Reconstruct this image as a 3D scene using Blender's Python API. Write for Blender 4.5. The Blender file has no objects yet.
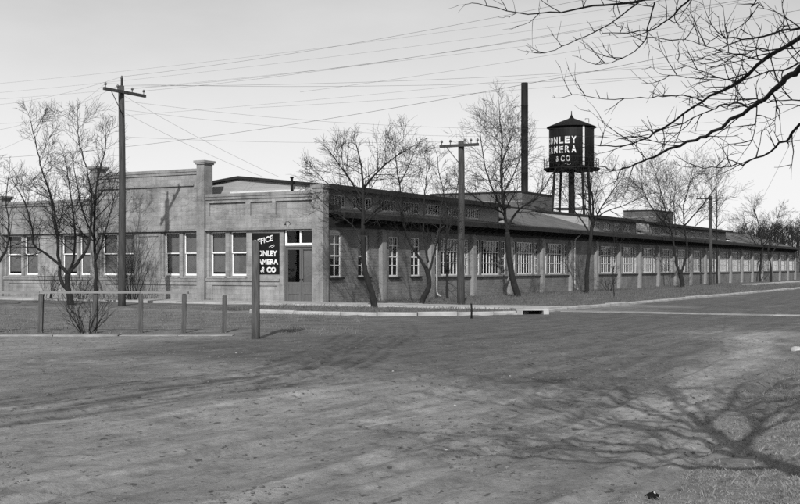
import bpy, math, random
import numpy as np
from mathutils import Vector, noise as mnoise
R = random.Random(7)
rad = math.radians
scene = bpy.context.scene
col = scene.collection

# ------------------------------------------------------------------ camera
F = 1150.0            # focal length in photo pixels (800 px wide)
HZ = 267.0            # horizon row in the photo
EYE = 1.6
cam = bpy.data.cameras.new('camera')
cam.sensor_width = 36.0
cam.lens = F / 800.0 * 36.0
cam.shift_y = (HZ - 252.0) / 800.0
cam.clip_start = 0.1
cam.clip_end = 3000.0
camo = bpy.data.objects.new('camera', cam)
camo.location = (0, 0, EYE)
camo.rotation_euler = (rad(90), 0, 0)
col.objects.link(camo)
scene.camera = camo

# ------------------------------------------------------------------ light
SUN_EL, SUN_AZ = 32.0, 4.0        # elevation, heading of the light right of +Y
world = bpy.data.worlds.new('World')
scene.world = world
world.use_nodes = True
wn, wl = world.node_tree.nodes, world.node_tree.links
bg = wn['Background']
sky = wn.new('ShaderNodeTexSky')
sky.sky_type = 'NISHITA'
sky.sun_disc = False
sky.sun_elevation = rad(SUN_EL)
sky.sun_rotation = rad(180.0 + SUN_AZ)
sky.dust_density = 3.0
bw = wn.new('ShaderNodeRGBToBW')
wl.new(sky.outputs[0], bw.inputs[0])
tc = wn.new('ShaderNodeTexCoord')
mp = wn.new('ShaderNodeMapping')
mp.inputs['Scale'].default_value = (1.0, 1.0, 3.2)
mp.inputs['Location'].default_value = (0.35, 0.2, 0.0)
wl.new(tc.outputs['Generated'], mp.inputs[0])
cl = wn.new('ShaderNodeTexNoise')
cl.inputs['Scale'].default_value = 1.6
cl.inputs['Detail'].default_value = 9.0
cl.inputs['Roughness'].default_value = 0.55
wl.new(mp.outputs[0], cl.inputs['Vector'])
cr = wn.new('ShaderNodeMapRange')
cr.inputs[1].default_value = 0.40
cr.inputs[2].default_value = 0.66
cr.inputs[3].default_value = 0.25
cr.inputs[4].default_value = 1.0
wl.new(cl.outputs[0], cr.inputs[0])
mx = wn.new('ShaderNodeMix')
mx.data_type = 'FLOAT'
mx.inputs[3].default_value = 5.3          # thin white cloud
wl.new(cr.outputs[0], mx.inputs[0])
wl.new(bw.outputs[0], mx.inputs[2])
sx_ = wn.new('ShaderNodeSeparateXYZ'); wl.new(tc.outputs['Generated'], sx_.inputs[0])
hz_ = wn.new('ShaderNodeMapRange'); hz_.interpolation_type = 'SMOOTHSTEP'
hz_.inputs[1].default_value = 0.0; hz_.inputs[2].default_value = 0.26; hz_.inputs[3].default_value = 0.9; hz_.inputs[4].default_value = 0.0
wl.new(sx_.outputs['Z'], hz_.inputs[0])
m2 = wn.new('ShaderNodeMix'); m2.data_type = 'FLOAT'; m2.inputs[3].default_value = 7.4     # pale horizon haze
wl.new(hz_.outputs[0], m2.inputs[0]); wl.new(mx.outputs[0], m2.inputs[2])
wl.new(m2.outputs[0], bg.inputs[0])
bg.inputs[1].default_value = 0.136

sun = bpy.data.lights.new('sun', 'SUN')
sun.energy = 5.0
sun.angle = rad(0.5)
sun.color = (1.0, 0.995, 0.985)
suno = bpy.data.objects.new('sun', sun)
ce = math.cos(rad(SUN_EL))
ldir = Vector((math.sin(rad(SUN_AZ)) * ce, math.cos(rad(SUN_AZ)) * ce, -math.sin(rad(SUN_EL))))
suno.rotation_euler = ldir.to_track_quat('-Z', 'Y').to_euler()
suno.location = (0, -20, 30)
col.objects.link(suno)

vs = scene.view_settings
vs.view_transform = 'Standard'
vs.look = 'None'
vs.exposure = 0.0
vs.gamma = 1.0
vs.use_curve_mapping = False
scene.render.engine = 'CYCLES'
scene.cycles.use_denoising = False
scene.cycles.max_bounces = 5
scene.cycles.transparent_max_bounces = 12

# ------------------------------------------------------------------ frames and helpers
TH = math.atan2(641.0, F)                     # heading of the long wall, right of +Y
SX, CX = math.sin(TH), math.cos(TH)
CORNER = Vector((-3.2, 48.0, 0.0))            # street corner of the factory
def W(v, u, z=0.0):                           # building frame -> world
    return Vector((CORNER.x + CX * v + SX * u, CORNER.y - SX * v + CX * u, z))
def toUV(x, y):
    dx, dy = x - CORNER.x, y - CORNER.y
    return CX * dx - SX * dy, SX * dx + CX * dy      # v, u
def P(x, y, Y):                               # a photo measurement at distance Y, as a point in the place
    return Vector(((x - 400.0) / F * Y, Y, EYE + (HZ - y) / F * Y))
def ground_Y(y):
    return F * EYE / (y - HZ)
def v_of(x, u=0.0):                           # where the sight line at column x meets the front wall
    k = (x - 400.0) / F
    return (k * (CORNER.y + CX * u) - CORNER.x - SX * u) / (CX + k * SX)
def u_of(x, v=0.0):
    k = (x - 400.0) / F
    return (k * (CORNER.y - SX * v) - CORNER.x - CX * v) / (SX - k * CX)

def smooth(a, b, x):
    t = np.clip((x - a) / (b - a), 0.0, 1.0)
    return t * t * (3 - 2 * t)

class MB:
    def __init__(s): s.v = []; s.f = []; s.sm = []
    def face(s, pts, sm=False):
        n = len(s.v); s.v.extend([tuple(p) for p in pts]); s.f.append(tuple(range(n, n + len(pts)))); s.sm.append(sm)
    def box(s, x0, x1, y0, y1, z0, z1):
        if x0 > x1: x0, x1 = x1, x0
        if y0 > y1: y0, y1 = y1, y0
        if z0 > z1: z0, z1 = z1, z0
        n = len(s.v)
        s.v += [(x0,y0,z0),(x1,y0,z0),(x1,y1,z0),(x0,y1,z0),(x0,y0,z1),(x1,y0,z1),(x1,y1,z1),(x0,y1,z1)]
        for q in ((0,3,2,1),(4,5,6,7),(0,1,5,4),(1,2,6,5),(2,3,7,6),(3,0,4,7)):
            s.f.append(tuple(n + i for i in q)); s.sm.append(False)
        return s
    def prism(s, poly, axis, a0, a1):
        """extrude a 2D polygon; axis 'y': poly is (x,z); 'x': poly is (y,z); 'z': poly is (x,y)"""
        def mk(p, a):
            return {'y': (p[0], a, p[1]), 'x': (a, p[0], p[1]), 'z': (p[0], p[1], a)}[axis]
        n = len(poly)
        A = [mk(p, a0) for p in poly]; B = [mk(p, a1) for p in poly]
        s.face(A); s.face(B[::-1])
        for i in range(n):
            j = (i + 1) % n
            s.face([A[j], A[i], B[i], B[j]])
        return s
    def tube(s, pts, rs, n=6, cap=True):
        pts = [Vector(p) for p in pts]
        if not hasattr(rs, '__len__'): rs = [rs] * len(pts)
        base = len(s.v); m = len(pts)
        t0 = (pts[1] - pts[0]).normalized()
        a = Vector((0, 0, 1)) if abs(t0.z) < 0.9 else Vector((1, 0, 0))
        nx = t0.cross(a).normalized()
        for i, p in enumerate(pts):
            t = (pts[min(i + 1, m - 1)] - pts[max(i - 1, 0)])
            if t.length > 1e-9: t.normalize()
            else: t = t0
            nx = (nx - t * nx.dot(t))
            if nx.length < 1e-6: nx = t.orthogonal()
            nx.normalize()
            ny = t.cross(nx)
            r = rs[i]
            for k in range(n):
                c, q = math.cos(2 * math.pi * k / n) * r, math.sin(2 * math.pi * k / n) * r
                s.v.append((p.x + nx.x * c + ny.x * q, p.y + nx.y * c + ny.y * q, p.z + nx.z * c + ny.z * q))
        for i in range(m - 1):
            for k in range(n):
                k2 = (k + 1) % n
                s.f.append((base + i*n + k, base + i*n + k2, base + (i+1)*n + k2, base + (i+1)*n + k)); s.sm.append(True)
        if cap:
            s.f.append(tuple(base + k for k in range(n))[::-1]); s.sm.append(False)
            s.f.append(tuple(base + (m-1)*n + k for k in range(n))); s.sm.append(False)
        return s
    def lathe(s, prof, n=32, cx=0, cy=0, smooth_=True):
        base = len(s.v)
        for r, z in prof:
            for k in range(n):
                a = 2 * math.pi * k / n
                s.v.append((cx + math.cos(a) * r, cy + math.sin(a) * r, z))
        for i in range(len(prof) - 1):
            for k in range(n):
                k2 = (k + 1) % n
                s.f.append((base+i*n+k, base+i*n+k2, base+(i+1)*n+k2, base+(i+1)*n+k)); s.sm.append(smooth_)
        return s
    def mesh(s, name):
        me = bpy.data.meshes.new(name)
        me.from_pydata(s.v, [], s.f)
        me.polygons.foreach_set('use_smooth', s.sm)
        me.update()
        return me
    def build(s, name, m, parent=None, loc=None):
        return put(name, s.mesh(name), m, parent, loc)

def put(name, me, m, parent=None, loc=None):
    if m is not None and not me.materials: me.materials.append(m)
    o = bpy.data.objects.new(name, me); col.objects.link(o)
    if parent is not None: o.parent = parent
    if loc is not None: o.location = loc
    return o
def empty(name, loc=(0, 0, 0), rz=0.0, parent=None):
    o = bpy.data.objects.new(name, None); col.objects.link(o)
    o.location = loc; o.rotation_euler = (0, 0, rz); o.empty_display_size = 0.3
    if parent is not None: o.parent = parent
    return o
def tag(o, label=None, cat=None, group=None, kind=None):
    if label: o['label'] = label
    if cat: o['category'] = cat
    if group: o['group'] = group
    if kind: o['kind'] = kind
    return o
BROT = -TH
def in_frame(o):                              # put an object built in (v,u,z) into the place
    o.location = CORNER; o.rotation_euler = (0, 0, BROT); return o

# ------------------------------------------------------------------ materials
def g(x): return (x, x, x, 1.0)
def newmat(name):
    m = bpy.data.materials.new(name); m.use_nodes = True
    nt = m.node_tree
    return m, nt.nodes, nt.links, nt.nodes['Principled BSDF']
def N(nodes, t, **kw):
    n = nodes.new(t)
    for k, v in kw.items(): n.inputs[k].default_value = v
    return n
def mat(name, lo, hi, scale=4.0, rough=0.85, stretch=(1, 1, 1), bump=0.0, bscale=30.0, detail=6.0, spec=0.3, bdist=0.02, obj_var=0.0):
    m, nd, lk, b = newmat(name)
    tc = nd.new('ShaderNodeTexCoord')
    mp = nd.new('ShaderNodeMapping'); mp.inputs['Scale'].default_value = stretch
    lk.new(tc.outputs['Object'], mp.inputs[0])
    n1 = N(nd, 'ShaderNodeTexNoise', Scale=scale, Detail=detail, Roughness=0.6)
    lk.new(mp.outputs[0], n1.inputs['Vector'])
    r = nd.new('ShaderNodeMapRange')
    r.inputs[1].default_value = 0.3; r.inputs[2].default_value = 0.7
    r.inputs[3].default_value = lo; r.inputs[4].default_value = hi
    lk.new(n1.outputs[0], r.inputs[0])
    lk.new(r.outputs[0], b.inputs['Base Color'])
    b.inputs['Roughness'].default_value = rough
    b.inputs['Specular IOR Level'].default_value = spec
    if bump:
        n2 = N(nd, 'ShaderNodeTexNoise', Scale=bscale, Detail=4.0)
        lk.new(mp.outputs[0], n2.inputs['Vector'])
        bp = nd.new('ShaderNodeBump'); bp.inputs['Strength'].default_value = bump; bp.inputs['Distance'].default_value = bdist
        lk.new(n2.outputs[0], bp.inputs['Height'])
        lk.new(bp.outputs[0], b.inputs['Normal'])
    return m

def mat_concrete(name, base, streak=0.35, joints=True):
    """weathered stucco over concrete block: level lift lines, blotches, stains running down, faint block joints"""
    m, nd, lk, b = newmat(name)
    tc = nd.new('ShaderNodeTexCoord')
    def tex(sc, stretch, det=5.0, rg=0.6):
        mp = nd.new('ShaderNodeMapping'); mp.inputs['Scale'].default_value = stretch
        lk.new(tc.outputs['Object'], mp.inputs[0])
        n = N(nd, 'ShaderNodeTexNoise', Scale=sc, Detail=det, Roughness=rg)
        lk.new(mp.outputs[0], n.inputs['Vector']); return n.outputs[0]
    def ma(op, a, b_):
        n = nd.new('ShaderNodeMath'); n.operation = op
        for i, x in enumerate((a, b_)):
            if isinstance(x, (int, float)): n.inputs[i].default_value = x
            else: lk.new(x, n.inputs[i])
        return n.outputs[0]
    blot = tex(0.9, (1, 1, 1))
    lift = tex(1.0, (0.25, 0.25, 5.0), 4.0)
    run = tex(1.0, (5.0, 5.0, 0.5), 4.0)
    fine = tex(22.0, (1, 1, 1.6), 6.0, 0.7)
    t = ma('ADD', ma('MULTIPLY', ma('SUBTRACT', blot, 0.5), 1.1), ma('MULTIPLY', ma('SUBTRACT', lift, 0.5), 0.6 * streak / 0.35))
    t = ma('ADD', t, ma('MULTIPLY', ma('SUBTRACT', run, 0.5), 0.6))
    t = ma('ADD', t, ma('MULTIPLY', ma('SUBTRACT', fine, 0.5), 0.7))
    c = ma('MULTIPLY', ma('ADD', ma('MULTIPLY', t, 1.35), 1.0), base)
    lk.new(ma('MAXIMUM', c, 0.02), b.inputs['Base Color'])
    if joints:
        sp = nd.new('ShaderNodeSeparateXYZ'); cb = nd.new('ShaderNodeCombineXYZ'); lk.new(tc.outputs['Object'], sp.inputs[0])
        lk.new(ma('ADD', sp.outputs['X'], sp.outputs['Y']), cb.inputs['X']); lk.new(sp.outputs['Z'], cb.inputs['Y'])
        br = nd.new('ShaderNodeTexBrick'); lk.new(cb.outputs[0], br.inputs['Vector'])
        for k_, v_ in (('Scale', 1.0), ('Brick Width', 0.41), ('Row Height', 0.205), ('Mortar Size', 0.009), ('Mortar Smooth', 0.4)): br.inputs[k_].default_value = v_
        br.inputs['Color1'].default_value = g(1.10); br.inputs['Color2'].default_value = g(0.88); br.inputs['Mortar'].default_value = g(0.74)
        bwn = nd.new('ShaderNodeRGBToBW'); lk.new(br.outputs['Color'], bwn.inputs[0])
        c = ma('MULTIPLY', c, bwn.outputs[0]); lk.new(ma('MAXIMUM', c, 0.02), b.inputs['Base Color'])
    b.inputs['Roughness'].default_value = 0.92
    b.inputs['Specular IOR Level'].default_value = 0.2
    bp = nd.new('ShaderNodeBump'); bp.inputs['Strength'].default_value = 0.5; bp.inputs['Distance'].default_value = 0.02
    lk.new(ma('ADD', fine, ma('MULTIPLY', lift, 0.8)), bp.inputs['Height'])
    lk.new(bp.outputs[0], b.inputs['Normal'])
    return m

def mat_brick(name, c1, c2, mortar):
    m, nd, lk, b = newmat(name)
    tc = nd.new('ShaderNodeTexCoord')
    sp = nd.new('ShaderNodeSeparateXYZ'); cb = nd.new('ShaderNodeCombineXYZ')
    lk.new(tc.outputs['Object'], sp.inputs[0])
    ad = nd.new('ShaderNodeMath'); ad.operation = 'ADD'
    lk.new(sp.outputs['X'], ad.inputs[0]); lk.new(sp.outputs['Y'], ad.inputs[1])
    lk.new(ad.outputs[0], cb.inputs['X']); lk.new(sp.outputs['Z'], cb.inputs['Y'])
    br = nd.new('ShaderNodeTexBrick')
    br.inputs['Scale'].default_value = 1.0
    br.inputs['Brick Width'].default_value = 0.22
    br.inputs['Row Height'].default_value = 0.075
    br.inputs['Mortar Size'].default_value = 0.007
    br.inputs['Color1'].default_value = g(c1); br.inputs['Color2'].default_value = g(c2); br.inputs['Mortar'].default_value = g(mortar)
    lk.new(cb.outputs[0], br.inputs['Vector'])
    n1 = N(nd, 'ShaderNodeTexNoise', Scale=0.8, Detail=6.0, Roughness=0.65)
    lk.new(tc.outputs['Object'], n1.inputs['Vector'])
    mr = nd.new('ShaderNodeMapRange')
    mr.inputs[1].default_value = 0.3; mr.inputs[2].default_value = 0.72; mr.inputs[3].default_value = 0.72; mr.inputs[4].default_value = 1.45
    lk.new(n1.outputs[0], mr.inputs[0])
    mu = nd.new('ShaderNodeMix'); mu.data_type = 'RGBA'; mu.blend_type = 'MULTIPLY'; mu.inputs[0].default_value = 1.0
    lk.new(br.outputs['Color'], mu.inputs[6]); lk.new(mr.outputs[0], mu.inputs[7])
    lk.new(mu.outputs[2], b.inputs['Base Color'])
    b.inputs['Roughness'].default_value = 0.9; b.inputs['Specular IOR Level'].default_value = 0.2
    bp = nd.new('ShaderNodeBump'); bp.inputs['Strength'].default_value = 0.6; bp.inputs['Distance'].default_value = 0.01; bp.invert = True
    lk.new(br.outputs['Fac'], bp.inputs['Height']); lk.new(bp.outputs[0], b.inputs['Normal'])
    return m

def mat_glass(name):
    m, nd, lk, b = newmat(name)
    nd.remove(b)
    tr = nd.new('ShaderNodeBsdfTransparent'); tr.inputs[0].default_value = g(0.82)
    gl = nd.new('ShaderNodeBsdfGlossy'); gl.inputs['Roughness'].default_value = 0.03; gl.inputs[0].default_value = g(0.9)
    n1 = N(nd, 'ShaderNodeTexNoise', Scale=2.2, Detail=2.0)
    tc = nd.new('ShaderNodeTexCoord'); lk.new(tc.outputs['Object'], n1.inputs['Vector'])
    bp = nd.new('ShaderNodeBump'); bp.inputs['Strength'].default_value = 0.15; bp.inputs['Distance'].default_value = 0.03
    lk.new(n1.outputs[0], bp.inputs['Height']); lk.new(bp.outputs[0], gl.inputs['Normal'])
    fr = nd.new('ShaderNodeFresnel'); fr.inputs[0].default_value = 1.45
    ms = nd.new('ShaderNodeMixShader')
    lk.new(fr.outputs[0], ms.inputs[0]); lk.new(tr.outputs[0], ms.inputs[1]); lk.new(gl.outputs[0], ms.inputs[2])
    lk.new(ms.outputs[0], nd['Material Output'].inputs[0])
    return m

M = {}
M['concrete'] = mat_concrete('weathered_concrete', 0.205)
M['concrete_trim'] = mat_concrete('concrete_trim', 0.18, 0.2, False)
M['pilaster'] = mat_concrete('pilaster_concrete', 0.19, 0.2, False)
M['gable'] = mat('gable_boards', 0.20, 0.27, 1.5, stretch=(0.3, 0.3, 6))
M['brick'] = mat_brick('dark_brick', 0.13, 0.09, 0.165)
M['white'] = mat('white_paint', 0.62, 0.80, 6.0, 0.6)
M['frame'] = mat('frame_paint', 0.16, 0.24, 5.0, 0.7)
M['sash'] = mat('sash_paint', 0.42, 0.60, 5.0, 0.6)
M['pale_board'] = mat('pale_board', 0.42, 0.58, 3.0, 0.7)
M['tar'] = mat('tar_felt', 0.010, 0.02, 2.0, 0.9)
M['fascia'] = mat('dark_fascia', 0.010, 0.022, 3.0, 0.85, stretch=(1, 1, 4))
M['felt'] = mat('pale_roof_felt', 0.06, 0.11, 0.9, 0.9, bump=0.3, bscale=8.0)
M['glass'] = mat_glass('window_glass')
M['blind'] = mat('roller_blind', 0.12, 0.17, 1.2, 0.95)
M['dark'] = mat('interior_shade', 0.012, 0.02, 1.0, 0.95)  # near-black colour stands in for the shade inside rooms and drain
M['door'] = mat('door_paint', 0.07, 0.10, 2.0, 0.7, stretch=(6, 6, 1))
M['pole'] = mat('pole_wood', 0.018, 0.06, 3.0, 0.9, stretch=(9, 9, 0.6), bump=0.5, bscale=8)
M['post'] = mat('post_wood', 0.03, 0.085, 3.0, 0.9, stretch=(9, 9, 0.8), bump=0.5, bscale=8)
M['rail'] = mat('rail_wood', 0.12, 0.2, 3.0, 0.9, stretch=(0.6, 9, 9), bump=0.4, bscale=8)
M['bark'] = mat('tree_bark', 0.006, 0.020, 5.0, 0.95, stretch=(5, 5, 0.9), bump=0.8, bscale=10)
M['twig'] = mat('twig_bark', 0.008, 0.018, 3.0, 0.95)
M['twig_dark'] = mat('dark_twig_bark', 0.006, 0.012, 3.0, 0.95)  # darker twig tone for the overhanging tree
M['bark_dark'] = mat('dark_bark', 0.006, 0.016, 5.0, 0.95, stretch=(5, 5, 0.9), bump=0.8, bscale=10)  # darker bark tone for the overhanging tree
M['metal'] = mat('dark_metal', 0.006, 0.014, 3.0, 0.6, spec=0.06)
M['tank'] = mat('tank_paint', 0.006, 0.014, 1.5, 0.6, stretch=(4, 4, 0.5), spec=0.08)
M['stack'] = mat('stack_metal', 0.006, 0.018, 1.5, 0.6, stretch=(3, 3, 0.4), spec=0.08)
M['letter'] = mat('white_lettering', 0.28, 0.72, 9.0, 0.7)
M['letter_worn'] = mat('worn_lettering', 0.35, 0.62, 5.0, 0.75)
M['board'] = mat('black_signboard', 0.004, 0.010, 4.0, 0.6, spec=0.06)
M['insulator'] = mat('insulator_glass', 0.05, 0.08, 4.0, 0.3)
M['wire'] = mat('wire', 0.03, 0.05, 3.0, 0.7)
M['walk'] = mat('sidewalk_concrete', 0.2, 0.36, 1.2, 0.9, bump=0.3, bscale=20)
M['kerb'] = mat('kerb_concrete', 0.17, 0.36, 1.6, 0.9, bump=0.3, bscale=18)
M['crossing'] = mat('dusty_slab', 0.10, 0.30, 1.4, 0.95, bump=0.3, bscale=20)
M['edging'] = mat('dusty_edging', 0.11, 0.25, 1.6, 0.95, bump=0.3, bscale=20)
M['stone'] = mat('pale_stone', 0.2, 0.36, 6.0, 0.9, bump=0.5, bscale=14)
M['paper'] = mat('paper', 0.35, 0.6, 30.0, 0.9)
M['clod'] = mat('dirt_clod', 0.05, 0.15, 9.0, 0.98, bump=0.8, bscale=30)
M['grass_dry'] = mat('dry_grass', 0.06, 0.26, 6.0, 0.9)
M['grass_dark'] = mat('winter_lawn', 0.035, 0.12, 1.2, 0.9)
M['grass_verge'] = mat('pale_verge_grass', 0.05, 0.17, 1.4, 0.9)
M['pipe'] = mat('downpipe_zinc', 0.22, 0.34, 4.0, 0.6)

# ------------------------------------------------------------------ ground
def vnoise(x, y, sc, seed):
    """smooth value noise on arrays, -1..1"""
    x = x / sc; y = y / sc
    xi = np.floor(x).astype(np.int64); yi = np.floor(y).astype(np.int64)
    fx = x - xi; fy = y - yi
    fx = fx * fx * fx * (fx * (fx * 6 - 15) + 10); fy = fy * fy * fy * (fy * (fy * 6 - 15) + 10)
    def h(a, b):
        n = (a * 374761393 + b * 668265263 + seed * 1442695041) & 0xffffffff
        n = ((n ^ (n >> 13)) * 1274126177) & 0xffffffff
        n = n ^ (n >> 16)
        return (n & 0xffff) / 32767.5 - 1.0
    a = h(xi, yi); b = h(xi + 1, yi); c = h(xi, yi + 1); d = h(xi + 1, yi + 1)
    return (a * (1 - fx) + b * fx) * (1 - fy) + (c * (1 - fx) + d * fx) * fy
def fbm(x, y, sc, seed, o=4, gain=0.5):
    r = 0; a = 1.0
    for i in range(o):
        r = r + a * vnoise(x, y, sc, seed + 17 * i); sc = sc / 2.03; a *= gain
    return r

def dist_poly(x, y, pts):
    """signed lateral distance to a polyline, and how far along it (0..1 inside)"""
    best = np.full(x.shape, 1e9); sgn = np.zeros(x.shape)
    for (ax, ay), (bx, by) in zip(pts[:-1], pts[1:]):
        dx, dy = bx - ax, by - ay; L = math.hypot(dx, dy)
        t = np.clip(((x - ax) * dx + (y - ay) * dy) / (L * L), 0, 1)
        px, py = ax + t * dx, ay + t * dy
        d = np.hypot(x - px, y - py)
        s = ((x - ax) * dy - (y - ay) * dx) / L
        m = d < best
        best = np.where(m, d, best); sgn = np.where(m, np.sign(s), sgn)
    return best * sgn

def bez(p, n=24):
    out = []
    k = len(p) - 1
    for i in range(n + 1):
        t = i / n; x = y = 0
        for j, (a, b) in enumerate(p):
            w = math.comb(k, j) * t**j * (1 - t)**(k - j); x += w * a; y += w * b
        out.append((x, y))
    return out
def guv(v, u): p = W(v, u); return (p.x, p.y)
# wheel tracks: along the cross street, and turning from it
TRACKS = [bez([guv(24.5, -42), guv(21.5, -25), guv(20.5, -5), guv(19.5, 60)]),
          bez([guv(19.5, -46), guv(18.5, -25), guv(17.5, 0), guv(17, 60)]),

          bez([(-3.0, 5.0), (-0.6, 10.0), (2.2, 17.0), (6.0, 27.0)]),
          bez([(-1.0, 4.5), (0.8, 8.5), (3.2, 13.0), (8.0, 24.0)]),
          bez([(1.0, 5.0), (2.2, 8.5), (5.5, 15.0), (11.0, 27.0)]),
          bez([(-5.0, 5.5), (-3.0, 9.5), (0.0, 14.0), (4.5, 20.0), (12.0, 30.0)]),
          bez([(-7.5, 9.0), (-4.0, 11.5), (-0.5, 16.0), (3.0, 22.0), (9.0, 34.0)]),
          bez([(-2.2, 5.0), (0.2, 8.0), (3.6, 12.5), (9.0, 20.0)])]

# two carts turned here: deep curved ruts with loose dark soil thrown up beside them
RUTS = [[(-8.5, 10.3), (-6.2, 11.9), (-4.6, 13.2), (-3.54, 15.3), (-2.3, 17.0), (-1.63, 18.8), (-1.29, 21.5), (-.95, 24.4), (-.8, 28), (-1.2, 33)],
        [(-8.3, 9.2), (-6.0, 10.6), (-4.2, 11.9), (-3.0, 13.9), (-1.75, 15.9), (-1.0, 18.0), (-.6, 21.0), (-.2, 24.2), (0.1, 28), (0, 34)]]
def zone_bank(x, y):                          # grassy bank on the near right
    d = (x - 1.75 - (y - 7.8) * 0.40) * 0.92
    return d
def lawn_mask(x, y):
    v, u = toUV(x, y)
    w = 0.35 * vnoise(x, y, 1.3, 5)
    side = smooth(-0.1, 0.25, 10.9 - v + w * 0.3) * smooth(-7.9, -7.6, u)          # verge and lawn inside the kerbs
    rc = np.hypot(v - 5.9, u + 3.0)                                                # rounded corner
    corner = ((v > 5.9) & (u < -3.0))
    side = np.where(corner, smooth(5.0, 4.75, rc), side)
    return side
def ground_height(x, y):
    v, u = toUV(x, y)
    near = smooth(45, 20, y)
    h = 0.035 * fbm(x, y, 6.0, 3, 3) * near
    al, ac = x * SX + y * CX, x * CX - y * SX
    h += near * 0.0045 * fbm(ac, al / 9.0, 0.30, 11, 4, .6)                             # scraped lines along the street
    h += near * 0.006 * fbm(x, y, 0.18, 21, 3, 0.85)
    cl = fbm(x, y, 0.16, 31, 2); dens = smooth(-0.2, 0.8, fbm(x, y, 1.9, 37, 2))
    h += near * 0.045 * np.clip(cl - 0.45, 0, 1) * dens
    for i, t in enumerate(TRACKS):
        d = dist_poly(x, y, t)
        for off in (-0.72, 0.72):
            q = d - off - 0.05 * vnoise(x, y, 1.7, 40 + i)
            dep = (0.018 + 0.012 * vnoise(x, y, 2.4, 50 + i)) * near
            h += dep * (-np.exp(-(q / 0.10) ** 2) + 0.75 * np.exp(-((np.abs(q) - 0.20) / 0.07) ** 2))
    for i, t in enumerate(RUTS):
        q = dist_poly(x, y, t) - 0.07 * vnoise(x, y, 1.1, 240 + i)
        k = near * (0.75 + 0.35 * vnoise(x, y, 1.5, 250 + i))
        h += k * (-0.035 * np.exp(-(q / 0.09) ** 2) + 0.026 * np.exp(-((np.abs(q) - 0.21) / 0.08) ** 2) * (1 + .5 * vnoise(x, y, .14, 260 + i)))
    b = zone_bank(x, y)
    h += 0.5 * smooth(0.0, 3.2, b) * smooth(30, 20, y) + 0.018 * fbm(x, y, 0.7, 61, 3) * smooth(0.1, 0.8, b) * smooth(30, 20, y)
    lm = lawn_mask(x, y)
    h += lm * (0.07 + 0.02 * fbm(x, y, 1.5, 71, 3))
    far = smooth(240, 500, np.hypot(x, y))
    h += far * 2.5
    return h
def gz(x, y):
    return float(ground_height(np.array([float(x)]), np.array([float(y)]))[0])

def axis(lo, hi, d0, d1, step, growth):
    a = list(np.arange(d0, d1, step)); x = d1; s = step
    while x < hi: a.append(x); s *= growth; x += s
    a.append(hi)
    x = d0; s = step; pre = []
    while x > lo:
        s *= growth; x -= s; pre.append(max(x, lo))
    return np.array(pre[::-1] + a)
gx = axis(-900, 900, -7.0, 8.0, 0.055, 1.045)
gy = np.concatenate([np.array([-60, -30, -15, -6, -1, 2, 4]), np.arange(5.2, 20, 0.055), axis(20, 1500, 20.0, 20.1, 0.09, 1.017)])
XX, YY = np.meshgrid(gx, gy)
ZZ = ground_height(XX, YY)
nx_, ny_ = len(gx), len(gy)
gv = np.stack([XX.ravel(), YY.ravel(), ZZ.ravel()], 1)
ii = np.arange(nx_ * ny_).reshape(ny_, nx_)
gf = np.stack([ii[:-1, :-1].ravel(), ii[:-1, 1:].ravel(), ii[1:, 1:].ravel(), ii[1:, :-1].ravel()], 1)
gme = bpy.data.meshes.new('ground')
gme.vertices.add(len(gv)); gme.vertices.foreach_set('co', gv.ravel())
gme.loops.add(gf.size); gme.loops.foreach_set('vertex_index', gf.ravel().astype(np.int32))
gme.polygons.add(len(gf))
gme.polygons.foreach_set('loop_start', (np.arange(len(gf)) * 4).astype(np.int32))
gme.polygons.foreach_set('use_smooth', np.ones(len(gf), dtype=bool))
gme.update(); gme.validate()
# what the ground is made of: grass cover, and packed or loose soil
lawn = lawn_mask(XX, YY)
bank = smooth(0.0, 0.5, zone_bank(XX, YY) + 0.6 * fbm(XX, YY, 0.8, 81, 3)) * smooth(34, 22, YY)
vv, uu = toUV(XX, YY)
rough_verge = smooth(26.3, 27.6, YY + 0.4 * vnoise(XX, YY, 1.0, 9)) * smooth(-7.6, -8.4, uu) * smooth(2.0, -2.0, XX + 0.8 * vnoise(XX, YY, 2.0, 91))
grassm = np.clip(np.maximum(np.maximum(lawn, bank), rough_verge * 0.75), 0, 1)
pack = np.zeros_like(XX)
for i, t in enumerate(TRACKS):
    d = dist_poly(XX, YY, t)
    for j, off in enumerate((-1.15, -0.95, -0.72, -0.52, 0.42, 0.58, 0.76, 1.02)):
        q = d - off - 0.06 * vnoise(XX, YY, 2.6, 160 + 9 * i + j)
        pack = np.maximum(pack, np.exp(-(q / 0.075) ** 2) * np.clip(0.45 + 0.9 * vnoise(XX, YY, 3.0, 140 + 9 * i + j), 0, 1))
loose = np.zeros_like(XX)
for i, t in enumerate(RUTS):
    q = dist_poly(XX, YY, t) - 0.07 * vnoise(XX, YY, 1.1, 240 + i)
    loose = np.maximum(loose, np.maximum.reduce([np.exp(-((q + o_) / w_) ** 2) * np.clip(.75 + .5 * vnoise(XX, YY, .5, 270 + i + k_) + .45 * vnoise(XX, YY, .15, 285 + i + k_), 0, 1) for k_, (o_, w_) in enumerate(((-.02, .09), (.26, .11), (.55, .08), (-.3, .07)))]))
bk_ = zone_bank(XX, YY)
sandy = np.exp(-((bk_ + .75 + .35 * vnoise(XX, YY, 1.6, 281)) / .55) ** 2) * smooth(9, 13, YY) * smooth(32, 24, YY)
damp = smooth(-0.25, 0.55, fbm(XX, YY, 9.0, 151, 3) + 0.09 * (XX - 0.5))          # damper, darker soil towards the cross street
far_field = smooth(120, 200, np.hypot(XX, YY))
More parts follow.
